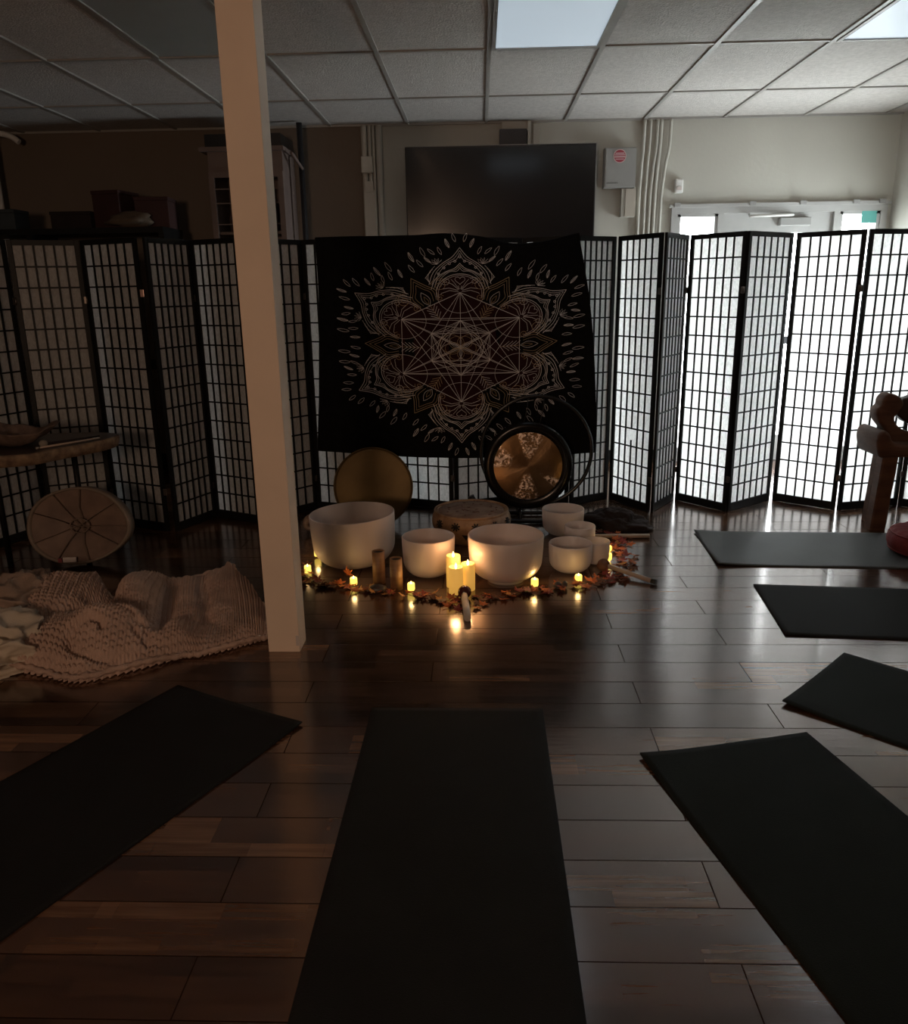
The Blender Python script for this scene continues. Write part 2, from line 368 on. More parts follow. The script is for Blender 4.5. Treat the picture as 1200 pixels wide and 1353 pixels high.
# suspended grid
bm = bmesh.new(); X0 = 0.051; W = 0.61
k = -9
xs = [X0 + W * i for i in range(-9, 6)]
for x in xs:
    if XL < x < XR: box(bm, x - 0.012, x + 0.012, YF, YB, CH - 0.006, CH + 0.006)
ys = [5.935, 4.833] + [4.833 - 1.102 * i for i in range(1, 7)]
for y in ys: box(bm, XL, XR, y - 0.012, y + 0.012, CH - 0.004, CH + 0.006)
box(bm, XL, XR, YB - 0.022, YB, CH - 0.012, CH + 0.004)
struct('trim_1', bm, M['tbar'])
def ceiling_light(k, lit, label):
    x0 = X0 + W * k + .014; x1 = x0 + W - .028; y1 = 4.833 - .014; y0 = y1 - 1.074
    t = thing('ceiling_light', label, 'ceiling light', ((x0 + x1) / 2, (y0 + y1) / 2, CH + .004))
    cx, cy = (x0 + x1) / 2, (y0 + y1) / 2
    bm = bmesh.new(); w = .022; a, b = (x1 - x0) / 2, (y1 - y0) / 2
    box(bm, -a, -a + w, -b, b, -.016, 0); box(bm, a - w, a, -b, b, -.016, 0)
    box(bm, -a + w, a - w, -b, -b + w, -.016, 0); box(bm, -a + w, a - w, b - w, b, -.016, 0)
    obj('frame', bm, M['tbar'], t)
    bm = B(-a + w, a - w, -b + w, b - w, -.009, -.002)
    obj('diffuser', bm, M['lens'] if lit else M['lens_off'], t)
ceiling_light(0, True, 'pale blue ceiling light panel directly above the wall television, centre top')
ceiling_light(3, True, 'pale blue ceiling light panel at the top right corner of the room')
ceiling_light(-3, False, 'unlit dull grey green ceiling light panel left of the square post')

# back wall with door opening
OX0, OX1, OZ = 1.513, 3.191, 2.05
bm = bmesh.new()
box(bm, XL - .1, OX0, YB, YB + .15, 0, CH + .1); box(bm, OX1, XR + .1, YB, YB + .15, 0, CH + .1); box(bm, OX0, OX1, YB, YB + .15, OZ, CH + .1)
struct('wall_back', bm, M['wall'])
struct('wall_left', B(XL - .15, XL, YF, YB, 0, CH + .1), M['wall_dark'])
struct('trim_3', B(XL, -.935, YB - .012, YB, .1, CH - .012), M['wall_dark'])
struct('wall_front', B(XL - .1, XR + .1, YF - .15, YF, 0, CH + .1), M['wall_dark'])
# right wall with a window behind the screens and one further forward
bm = bmesh.new()
box(bm, XR, XR + .15, YF, 5.55, 0, CH + .1); box(bm, XR, XR + .15, 6.6, YB, 0, CH + .1)
box(bm, XR, XR + .15, 5.55, 6.6, 0, .3); box(bm, XR, XR + .15, 5.55, 6.6, 1.7, CH + .1)
struct('wall_right', bm, M['wall'])
bm = bmesh.new()
for (y0, y1) in ((5.55, 5.60), (6.55, 6.6)): box(bm, XR + .03, XR + .08, y0, y1, .3, 1.7)
box(bm, XR + .03, XR + .08, 5.60, 6.55, .3, .35); box(bm, XR + .03, XR + .08, 5.60, 6.55, 1.65, 1.7)
wn = struct('window_3', bm, M['door']); 
g = obj('pane', B(XR + .05, XR + .056, 5.60, 6.55, .35, 1.65), M['glass'], wn)
# wall board seams on back wall and baseboards
bm = bmesh.new()
for x in (-.06, 1.30): box(bm, x - .004, x + .004, YB - .004, YB, 2.04, CH - .01)
box(bm, 1.30, OX0, YB - .004, YB, 2.035, 2.042)
struct('trim_2', bm, M['conduit'])
bm = bmesh.new(); box(bm, XL, OX0, YB - .015, YB, 0, .1); struct('baseboard_back', bm, M['black'])

# door with sidelights
fr = bmesh.new(); y0, y1 = YB - .03, YB + .09
box(fr, OX0, OX0 + .05, y0, y1, 0, OZ); box(fr, OX1 - .05, OX1, y0, y1, 0, OZ); box(fr, OX0 + .05, OX1 - .05, y0, y1, OZ - .055, OZ)
box(fr, 1.88, 1.925, y0, y1, 0, OZ - .055); box(fr, 2.785, 2.83, y0, y1, 0, OZ - .055)
box(fr, OX0 - .02, OX1 + .02, y0 - .015, y0, OZ - .008, OZ + .018)
d = struct('door_1', fr, M['door'])
lf = bmesh.new(); ly0, ly1 = YB, YB + .045
box(lf, 1.926, 2.04, ly0, ly1, .002, 1.996); box(lf, 2.67, 2.784, ly0, ly1, .002, 1.996)
box(lf, 2.04, 2.67, ly0, ly1, 1.845, 1.996); box(lf, 2.04, 2.67, ly0, ly1, .002, .22)
leaf = obj('door_leaf', lf, M['door'], d)
obj('pane', B(2.04, 2.67, YB + .018, YB + .024, .22, 1.845), M['glass'], leaf)
bm = bmesh.new(); box(bm, 2.0, 2.70, YB - .07, YB - .045, .98, 1.04); box(bm, 2.0, 2.05, YB - .05, YB, .98, 1.04); box(bm, 2.65, 2.70, YB - .05, YB, .98, 1.04)
obj('push_bar', bm, M['dark_metal'], leaf)
bm = bmesh.new(); box(bm, 2.36, 2.60, YB - .055, YB, 1.895, 1.955, bev=.006)
obj('door_closer', bm, M['grey_box'], leaf)
bm = bmesh.new(); tubeb(bm, [(2.40, YB - .045, 1.975), (2.10, YB - .10, 1.965), (2.12, YB - .03, 1.985)], .010, 8); tubeb(bm, [(2.46, YB - .04, 1.975), (2.38, YB - .10, 1.97), (2.10, YB - .10, 1.967)], .010, 8)
obj('closer_arm', bm, M['white_pl'], leaf)
for n, a, b_ in (('window_1', 1.563, 1.88), ('window_2', 2.83, 3.141)):
    bm = bmesh.new(); z1 = 1.975
    box(bm, a, a + .025, y0 + .01, y1 - .01, 0, z1 + .02); box(bm, b_ - .025, b_, y0 + .01, y1 - .01, 0, z1 + .02)
    box(bm, a, b_, y0 + .01, y1 - .01, z1, z1 + .02); box(bm, a, b_, y0 + .01, y1 - .01, 0, .12)
    w_ = struct(n, bm, M['door']); obj('pane', B(a + .025, b_ - .025, YB + .03, YB + .036, .12, z1), M['glass'], w_)
# hardware bumps along the door head
bm = bmesh.new()
for x in (1.545, 2.13, 2.52, 2.93, 3.13): box(bm, x - .02, x + .03, y0 - .03, y0 - .015, OZ - .002, OZ + .03, bev=.004)
obj('bracket', bm, M['grey_box'], d)
tag(obj('sticker', B(3.00, 3.115, YB - .002, YB + .004, 1.905, 1.975 + .04), M['teal'], None), 'square teal sticker on the glass at top right of the door', 'sticker')
bpy.data.objects['sticker'].location = (0, -.022, 0)
struct('ground', B(-2, 9, YB + .16, YB + 6, -.12, -.02), M['concrete'])

# ------------------------------------------------------------------ things on the back wall
def conduit(pts, r, label, group=None, nm='conduit_pipe'):
    o = obj(nm, T(smooth_curve(pts, 5, False), r, 8), M['conduit'])
    return tag(o, label, 'pipe', group)
yw = YB - .022
cs = [(1.272, 1.250, .013), (1.318, 1.296, .011), (1.372, 1.335, .012), (1.400, 1.372, .014), (1.472, 1.420, .013)]
lab = ['painted conduit pipe nearest the grey electrical box, on its right edge', 'second painted conduit pipe to the right of the grey electrical box',
       'third painted conduit pipe right of the grey box, in the middle of the bundle', 'fourth painted conduit pipe right of the grey box, bowed outward near its top', 'outermost painted conduit pipe of the bundle, beside the small white sensor']
for (a, b_, r), l in zip(cs, lab):
    conduit([(a, yw, CH - .01), (a - .004, yw, 2.5), (b_ + (a - b_) * .35, yw, 2.3), (b_, yw, 1.9), (b_, yw, .12)], r, l, 'painted conduits beside the electrical box')
for (x, r, l) in ((-.905, .022, 'leftmost conduit of the bundle running up between the cabinet and television'), (-.862, .014, 'thin middle conduit of the bundle between the cabinet and television'), (-.832, .012, 'thin second middle conduit of the bundle left of the television'), (-.79, .026, 'thick right conduit of the bundle left of the television')):
    conduit([(x, yw - .01, CH - .01), (x, yw - .01, 2.0), (x + .01, yw - .01, .12)], r, l, 'painted conduits left of the television')
t = thing('junction_box', 'painted square junction box over the conduits left of the television', 'electrical box', (-.885, YB - .05, 2.40))
obj('body', B(-.045, .045, -.035, .03, -.06, .06, bev=.006), M['conduit'], t); obj('cover', B(-.035, .035, -.04, -.035, -.05, .05), M['conduit'], t)
t = thing('wall_raceway', 'painted wall raceway with outlet plate below the square junction box', 'raceway', (-.875, YB, .12))
obj('channel', B(-.045, .045, -.062, -.05, 0, 2.1, bev=.003), M['conduit'], t)
obj('outlet_plate', B(-.032, .032, -.070, -.062, 2.10 - .02, 2.16, bev=.002), M['conduit'], t)
t = thing('electrical_box', 'grey steel electrical box with round red sticker beside the television', 'electrical box', (1.082, YB, 2.338))
obj('body', B(-.120, .120, -.09, 0, -.145, .145, bev=.004), M['grey_box'], t)
obj('door', B(-.112, .120, -.098, -.09, -.138, .138, bev=.002), M['grey_box'], t)
def disc(bm, cx, cz, r, y, seg=32, mi=0):
    vs = [bm.verts.new((cx + r * math.cos(2 * PI * k / seg), y, cz + r * math.sin(2 * PI * k / seg))) for k in range(seg)]
    f = bm.faces.new(vs); f.material_index = mi
bm = bmesh.new(); cz = .082
disc(bm, -.005, cz, .050, -.1005, mi=1); disc(bm, -.005, cz, .044, -.1010, mi=0)
for z, h, w in ((.020, .005, .034), (.008, .004, .040), (-.006, .006, .042), (-.022, .004, .032)):
    box(bm, -.005 - w, -.005 + w, -.1018, -.1012, cz + z - h / 1.4, cz + z + h / 1.4, mi=1)
obj('warning_sticker', bm, None, t, mats=[M['stickred'], M['stickpink']])
bm = bmesh.new()
for i in range(8): box(bm, -.10 + i * .011, -.093 + i * .011, -.0992, -.098, -.115, -.105)
obj('nameplate', bm, M['ink'], t)
t = thing('junction_box', 'small painted junction box with a lighter cover below the grey electrical box', 'electrical box', (1.165, YB, 2.085))
obj('body', B(-.06, .05, -.07, 0, -.105, .105, bev=.004), M['conduit'], t); obj('cover', B(-.028, .052, -.078, -.07, -.10, .10), M['wall_side'], t)
t = thing('motion_sensor', 'small white wall sensor between the conduits and the door head', 'sensor', (1.558, YB, 2.203))
obj('housing', B(-.032, .032, -.045, 0, -.052, .052, bev=.012), M['white_pl'], t)
obj('sensor_lens', B(-.02, .02, -.05, -.045, -.03, -.005, bev=.002), M['label'], t)

# television on a ceiling mount
t = thing('television', 'large black wall television above the tapestry', 'television', (.155, 6.65, 1.66))
bm = B(-.732, .732, -.02, .03, 0, .845, bev=.006); obj('housing', bm, M['bezel'], t)
obj('display', B(-.722, .722, -.0225, -.0205, .018, .833), M['screen'], t)
bm = bmesh.new(); box(bm, -.735, .735, -.012, .0, .845, .850); box(bm, .732, .737, -.012, 0, 0, .85)
obj('trim', bm, M['tbar'], t)
bm = bmesh.new(); box(bm, -.06, .20, .03, .12, .3, .6); box(bm, -.02, .16, .02, .15, .60, .80, bev=.004)
obj('mount', bm, M['dark_metal'], t)
t = thing('wall_raceway', 'short vertical raceway cover beside the television mount', 'raceway', (.44, YB, 2.50))
obj('channel', B(-.028, .028, -.05, 0, -.1, .17, bev=.004), M['conduit'], t)
t = thing('junction_box', 'dark box with hanging brackets above the television at the ceiling edge', 'bracket box', (.27, YB, 2.58))
obj('body', B(-.12, .09, -.10, 0, -.07, .05, bev=.004), M['dark_metal'], t); obj('bracket', B(.10, .125, -.06, 0, -.1, .11), M['conduit'], t)
bm = B(-.1, .1, -.05, 0, .05, .11); obj('cover', bm, M['wall_side'], t)

# cabinet behind the post
t = thing('cabinet', 'tall brown cabinet with glass panes, partly behind the square post', 'cabinet', (-1.75, 6.42, 0))
bm = bmesh.new(); a, b_ = -.28, .28
box(bm, a, b_, -.02, .36, 0, .06); box(bm, a, a + .03, -.04, .36, .06, 2.46); box(bm, b_ - .03, b_, -.04, .36, .06, 2.46)
box(bm, a + .03, b_ - .03, .33, .36, .06, 2.46); box(bm, a + .03, b_ - .03, -.04, .33, 2.32, 2.46)
for z in (.5, 1.0, 1.5, 1.88): box(bm, a + .03, b_ - .03, 0, .33, z, z + .02)
obj('body', bm, M['cab'], t)
bm = bmesh.new(); box(bm, a - .05, b_ + .02, -.08, .36, 2.46, 2.49); obj('cornice', bm, M['cab'], t)
bm = bmesh.new(); box(bm, a - .01, b_ + .0, -.05, .36, 2.49, 2.58); obj('top_panel', bm, M['bezel'], t)
dr = obj('door', (lambda m: (box(m, a, a + .04, -.06, -.04, .06, 2.32), box(m, b_ - .04, b_, -.06, -.04, .06, 2.32), box(m, a + .04, b_ - .04, -.06, -.04, 2.28, 2.32), m)[-1])(bmesh.new()), M['cab'], t)
bm = bmesh.new()
for x in (-.12, .0, .12): box(bm, x - .004, x + .004, -.056, -.048, .06, 2.28)
for z in (.5, .9, 1.3, 1.7, 1.95, 2.1, 2.2): box(bm, a + .04, b_ - .04, -.056, -.048, z - .004, z + .004)
obj('muntins', bm, M['cab'], dr)
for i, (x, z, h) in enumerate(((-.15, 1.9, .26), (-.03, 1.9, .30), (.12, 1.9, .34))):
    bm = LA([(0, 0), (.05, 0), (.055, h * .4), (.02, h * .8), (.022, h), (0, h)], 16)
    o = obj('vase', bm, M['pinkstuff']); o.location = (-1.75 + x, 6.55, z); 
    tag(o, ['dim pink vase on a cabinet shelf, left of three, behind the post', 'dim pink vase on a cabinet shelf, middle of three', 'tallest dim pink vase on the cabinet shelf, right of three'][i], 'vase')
t = thing('ceiling_pole', 'dark upright pole reaching the ceiling beside the brown cabinet', 'pole', (-1.375, 6.60, 0))
obj('pole', T([(0, 0, 0), (0, 0, CH - .01)], .022, 10), M['dark_metal'], t)
obj('arm', T([(.01, -.02, 2.36), (-.03, -.20, 2.45)], .012, 8), M['cab'], t)
obj('base', LA([(0, 0), (.045, 0), (.045, .015), (0, .02)], 20), M['dark_metal'], t)

# shelf and dim boxes at left behind the screens
t = thing('shelving_unit', 'long dark shelving unit behind the left folding screens', 'shelf', (-3.3, 6.25, 0))
bm = bmesh.new(); box(bm, -1.0, 1.0, -.2, .2, 1.88, 1.92); obj('top', bm, M['black'], t)
bm = bmesh.new(); box(bm, -1.0, 1.0, -.2, .2, .9, .94); obj('shelf', bm, M['black'], t)
for x in (-.98, -.0, .98): obj('upright', B(x - .02, x + .02, -.19, .19, 0, 1.88), M['black'], t)
def carton(nm, x, y, z, w, d_, h, rz, m, label, grp=None):
    tt = thing(nm, label, 'box', (x, y, z), rz, grp)
    obj('body', B(-w / 2, w / 2, -d_ / 2, d_ / 2, 0, h, bev=.004), m, tt)
    obj('lid', B(-w / 2 - .004, w / 2 + .004, -d_ / 2 - .004, d_ / 2 + .004, h, h + .025, bev=.003), m, tt)
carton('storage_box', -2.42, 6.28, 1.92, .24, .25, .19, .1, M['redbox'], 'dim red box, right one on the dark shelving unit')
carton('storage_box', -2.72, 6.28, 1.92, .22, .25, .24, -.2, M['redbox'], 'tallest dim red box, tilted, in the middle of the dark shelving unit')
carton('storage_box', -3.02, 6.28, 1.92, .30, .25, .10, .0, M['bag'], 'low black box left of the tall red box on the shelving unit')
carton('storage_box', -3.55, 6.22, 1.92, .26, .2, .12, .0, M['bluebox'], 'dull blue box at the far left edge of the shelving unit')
bm = bmesh.new(); ball(bm, (0, 0, 0), .12, sc=(1.3, .45, .45), jit=.5)
o = obj('cloth_heap', bm, M['tan']); o.location = (-2.15 - .35, 6.12, 1.975); o.location = (-2.56, 6.09, 1.972); tag(o, 'small rumpled tan cloth in front of the dim red boxes', 'cloth')
t = thing('garment_rack', 'white curved tube rack end standing at the far left wall', 'rack', (-3.77, 6.62, 0))
obj('rail', T(smooth_curve([(-.35, 0, 2.672), (.0, 0, 2.668), (.13, 0, 2.645), (.20, 0, 2.60)], 6, False), .022, 10), M['white_pl'], t)
obj('upright', T([(-.02, .0, 0), (-.02, 0, 2.66)], .022, 10), M['white_pl'], t)

# ------------------------------------------------------------------ square post
t = thing('square_post', 'cream painted square post from floor to ceiling in front of the screens', 'post', (-.829, 3.093, 0))
bm = bmesh.new(); box(bm, -.066, .066, -.061, .061, 0, CH - .007, bev=.004)
obj('shaft', bm, M['post'], t)
obj('corner_chip', B(.052, .064, -.0625, -.060, .03, .075, bev=.0008), M['label'], t)

# ------------------------------------------------------------------ folding screens
SH = 1.765
def panel(a, b_, idx, parent, org, hinge_right=True, brass=False, torn=False, gaps=(.005, .005)):
    a = Vector((a[0], a[1], 0)); b_ = Vector((b_[0], b_[1], 0)); d_ = (b_ - a); w = d_.length; d_.normalize()
    ang = math.atan2(d_.y, d_.x)
    g = .005; x0, x1 = g, w - g; ty = .009
    st = .028; z0 = .002; z1 = SH; gl, gr = gaps; x0, x1 = gl, w - gr
    bm = bmesh.new()
    box(bm, x0, x0 + st, -ty, ty, 0, z1, bev=.002); box(bm, x1 - st, x1, -ty, ty, 0, z1, bev=.002)
    box(bm, x0 + st, x1 - st, -ty, ty, z0, z0 + .052); box(bm, x0 + st, x1 - st, -ty, ty, z1 - .03, z1)
    ix0, ix1, iz0, iz1 = x0 + st, x1 - st, z0 + .052, z1 - .03
    mw = .0052
    for i in range(1, 6):
        x = ix0 + (ix1 - ix0) * i / 6
        if torn and i == 3:
            zt = iz0 + (iz1 - iz0) * 3.35 / 14; zt2 = iz0 + (iz1 - iz0) * 4 / 14
            box(bm, x - mw, x + mw, -.008, -.001, iz0, zt); box(bm, x - mw, x + mw, -.008, -.001, zt2, iz1)
        else: box(bm, x - mw, x + mw, -.008, -.001, iz0, iz1)
    for i in range(1, 14):
        z = iz0 + (iz1 - iz0) * i / 14; box(bm, ix0, ix1, -.0075, -.0015, z - mw * .9, z + mw * .9)
    fr_ = obj('panel', bm, M['black'], parent)
    fr_.location = a - org; fr_.rotation_euler = (0, 0, ang)
    # paper sheet, slightly uneven
    bm = bmesh.new(); nx, nz = 7, 15; vs = []
    for j in range(nz):
        for i in range(nx):
            x = ix0 + (ix1 - ix0) * i / (nx - 1); z = iz0 + (iz1 - iz0) * j / (nz - 1)
            vs.append(bm.verts.new((x, .002 + .0012 * noise.noise(Vector((x * 6, z * 6, idx))), z)))
    for j in range(nz - 1):
        for i in range(nx - 1):
            q = bm.faces.new((vs[j * nx + i], vs[j * nx + i + 1], vs[(j + 1) * nx + i + 1], vs[(j + 1) * nx + i])); q.smooth = True
    obj('paper', bm, M['paper'], fr_)
    if hinge_right:
        for z in (.22, 1.42):
            bm = bmesh.new(); box(bm, x1 - .012, x1 + .016, -.013, -.009, z - .02, z + .02); tubeb(bm, [(w, -.013, z - .022), (w, -.013, z + .022)], .005, 8)
            obj('hinge', bm, M['brass'] if brass else M['hinge'], fr_)
    return fr_
def screen(pts, label, opts={}):
    org = Vector((pts[0][0], pts[0][1], 0))
    t = thing('folding_screen', label, 'folding screen', org)
    for i in range(len(pts) - 1):
        panel(pts[i], pts[i + 1], i + pts[0][0] * 7, t, org, i < len(pts) - 2, **opts.get(i, {}))
    return t
far_left = screen([(-3.15, 3.80), (-2.93, 4.36), (-2.76, 4.80), (-2.395, 4.955), (-1.975, 4.775)], 'black shoji folding screen at far left behind the slab table')
screen([(-1.935, 4.765), (-1.79, 5.126), (-1.438, 4.945), (-1.138, 5.305), (-.705, 5.150)], 'black shoji folding screen behind the square post, left of the tapestry')
screen([(-.685, 5.44), (-.19, 5.262), (.27, 5.46), (.60, 5.345), (.887, 5.524)], 'black shoji folding screen behind the tapestry and gong', {})
screen([(.902, 5.520), (1.119, 5.150), (1.352, 5.505), (1.623, 5.168), (2.005, 5.47)], 'bright black shoji folding screen right of the gong, with one torn lattice bar', {0: dict(torn=True, gaps=(.005, .016)), 1: dict(gaps=(.018, .016)), 2: dict(gaps=(.016, .004)), 3: dict(gaps=(.004, .008))})
screen([(2.022, 5.468), (2.350, 5.185), (2.80, 5.30), (3.12, 5.0), (3.19, 4.62)], 'bright black shoji folding screen at far right behind the carved chair', {0: dict(gaps=(.006, .010))})
# pinkish hinge plates at the edge of the far left screen
for z, m_ in ((1.455, 'brass'), (.26, 'hinge')):
    o = obj('hinge_plate', B(-.011, .011, -.003, .003, -.021, .021, bev=.002), M[m_], far_left); o.location = Vector((-1.972, 4.760, z)) - Vector((-3.15, 3.80, 0)); o['label'] = 'pinkish brass hinge plate' if z > 1 else 'dull hinge plate'

# ------------------------------------------------------------------ tapestry with line mandala
DC = (-.128, 1.093); SX, SZ = .425, .338
def fy(x, z):
    return 5.118 + .0 + .006 * math.sin(x * 9 + z * 1.3) + .004 * math.sin(x * 21 + 1.7 * z) - .010 * max(0, .9 - z) + (.05 * max(0, x - .35))
def edge(pts, u):
    n = len(pts) - 1; i = min(int(u * n), n - 1); t = u * n - i
    p0, p1, p2, p3 = pts[max(i - 1, 0)], pts[i], pts[i + 1], pts[min(i + 2, n)]
    return 0.5 * ((2 * p1) + (-p0 + p2) * t + (2 * p0 - 5 * p1 + 4 * p2 - p3) * t * t + (-p0 + 3 * p1 - 3 * p2 + p3) * t ** 3)
topz = [1.765, 1.768, 1.767, 1.768, 1.775, 1.755, 1.710, 1.722, 1.765]
botz = [.452, .425, .405, .396, .39, .388, .395, .402, .412]
lefx = [-1.012, -1.008, -1.008, -1.015, -1.025, -1.035, -1.045, -1.06, -1.072]
rigx = [.600, .632, .665, .690, .708, .722, .732, .742, .735]
NX, NZ = 90, 72
bm = bmesh.new(); grid = []
for j in range(NZ + 1):
    v = j / NZ
    row = []
    for i in range(NX + 1):
        u = i / NX
        x = edge(lefx, v) * (1 - u) + edge(rigx, v) * u; z = edge(topz, u) * (1 - v) + edge(botz, u) * v
        row.append(bm.verts.new((x, fy(x, z), z)))
    grid.append(row)
for j in range(NZ):
    for i in range(NX):
        f = bm.faces.new((grid[j][i], grid[j + 1][i], grid[j + 1][i + 1], grid[j][i + 1])); f.smooth = True
# hem folded over the top of the screens
hem = []
for i in range(NX + 1):
    p = grid[0][i].co; hem.append(bm.verts.new((p.x, p.y + .03, p.z + .006)))
for i in range(NX):
    f = bm.faces.new((grid[0][i], grid[0][i + 1], hem[i + 1], hem[i])); f.smooth = True
def W3(p, off):
    x = DC[0] + p[0] * SX; z = DC[1] + p[1] * SZ
    return Vector((x, fy(x, z) - off, z))
OFF = [0.0012]
def ribbon(pts, w=.0036, mi=1, closed=False):
    P = [(DC[0] + a * SX, DC[1] + b * SZ) for a, b in pts]
    # subdivide long segments so the line hugs the cloth
    Q = []; w *= .80
    n = len(P)
    for i in range(n if closed else n - 1):
        a, b = P[i], P[(i + 1) % n]; L_ = math.dist(a, b); m = max(1, int(L_ / .03))
        for k in range(m): Q.append((a[0] + (b[0] - a[0]) * k / m, a[1] + (b[1] - a[1]) * k / m))
    if not closed: Q.append(P[-1])
    OFF[0] += .0000004
    off = .002 + OFF[0]; n = len(Q); L_ = []
    for i in range(n):
        if closed: t = Vector((Q[(i + 1) % n][0] - Q[i - 1][0], Q[(i + 1) % n][1] - Q[i - 1][1]))
        else: t = Vector((Q[min(i + 1, n - 1)][0] - Q[max(i - 1, 0)][0], Q[min(i + 1, n - 1)][1] - Q[max(i - 1, 0)][1]))
        if t.length < 1e-9: t = Vector((1, 0))
        t.normalize(); nx_, nz_ = -t.y * w / 2, t.x * w / 2
        x, z = Q[i]
        L_.append((bm.verts.new((x + nx_, fy(x + nx_, z + nz_) - off, z + nz_)), bm.verts.new((x - nx_, fy(x - nx_, z - nz_) - off, z - nz_))))
    for i in range(n if closed else n - 1):
        a, b = L_[i], L_[(i + 1) % n]
        f = bm.faces.new((a[0], b[0], b[1], a[1])); f.material_index = mi
def rot(p, k, sub=0.0):
    a = -k * PI / 3 - sub; c, s = math.cos(a), math.sin(a)
    x, z = (p[0] * c - p[1] * s, p[0] * s + p[1] * c)
    return (x, z + .055 * x * x)      # the hanging cloth bows the print a little
def circ(c, r, n=40, a0=0, a1=2 * PI): return [(c[0] + r * math.cos(a0 + (a1 - a0) * k / n), c[1] + r * math.sin(a0 + (a1 - a0) * k / n)) for k in range(n + (0 if abs(a1 - a0 - 2 * PI) < 1e-6 else 1))]
def spiral(c, r, turns, a0, sgn=1, n=26): return [(c[0] + r * (1 - .85 * k / n) * math.cos(a0 + sgn * turns * 2 * PI * k / n), c[1] + r * (1 - .85 * k / n) * math.sin(a0 + sgn * turns * 2 * PI * k / n)) for k in range(n + 1)]
def fillpoly(c, pts, off, mi):
    """disc or polygon laid on the cloth as a fan in rings"""
    rings = []
    for s in (0.001, .25, .5, .75, 1.0):
        rings.append([bm.verts.new(W3((c[0] + (p[0] - c[0]) * s, c[1] + (p[1] - c[1]) * s), off)) for p in pts])
    n = len(pts)
    for a, b in zip(rings, rings[1:]):
        for i in range(n):
            f = bm.faces.new((a[i], a[(i + 1) % n], b[(i + 1) % n], b[i])); f.material_index = mi; f.smooth = True
hexv = [rot((0, 1), k) for k in range(6)]
hx = []
for i in range(6):
    a, b = hexv[i], hexv[(i + 1) % 6]
    for k in range(8): hx.append((a[0] + (b[0] - a[0]) * k / 8, a[1] + (b[1] - a[1]) * k / 8))
fillpoly((0, 0), hx, .0010, 3)
for i, v in enumerate(hexv): fillpoly((v[0] * .97, v[1] * .97), circ((v[0] * .98, v[1] * .98), .345, 28), .0014 + i * .0001, 3)
cent = [(0, 0)] + hexv + [(v[0] / 2, v[1] / 2) for v in hexv]
for i in range(13):
    for j in range(i + 1, 13):
        if i == 0: continue
        if 1 <= i <= 6 and 1 <= j <= 6: ribbon([cent[i], cent[j]], .0042 if (j - i) % 6 in (1, 5) else .0034)
        elif 1 <= i <= 6 and j - 6 != i and (j - 6 - i) % 6 in (1, 5, 2, 4): ribbon([cent[i], cent[j]], .0026)
        elif i > 6: ribbon([cent[i], cent[j]], .0026)
for v in hexv:
    ribbon([(0, 0), v], .0030)
for r, w in ((.335, .0042), (.30, .003)): ribbon(circ((0, 0), r, 44), w, closed=True)
for k in range(6):
    c = rot((0, .165), k); ribbon(circ(c, .165, 26), .0024, 2 if k % 2 else 1, closed=True)
    c = rot((0, .12), k, PI / 6); ribbon(circ(c, .11, 20), .0022, 2, closed=True)
    # fans at the half points
    for d_ in (-.28, -.14, .14, .28):
        p = rot((0, .5), k); q = rot((d_ * .8, .33), k); ribbon([p, q], .0022)
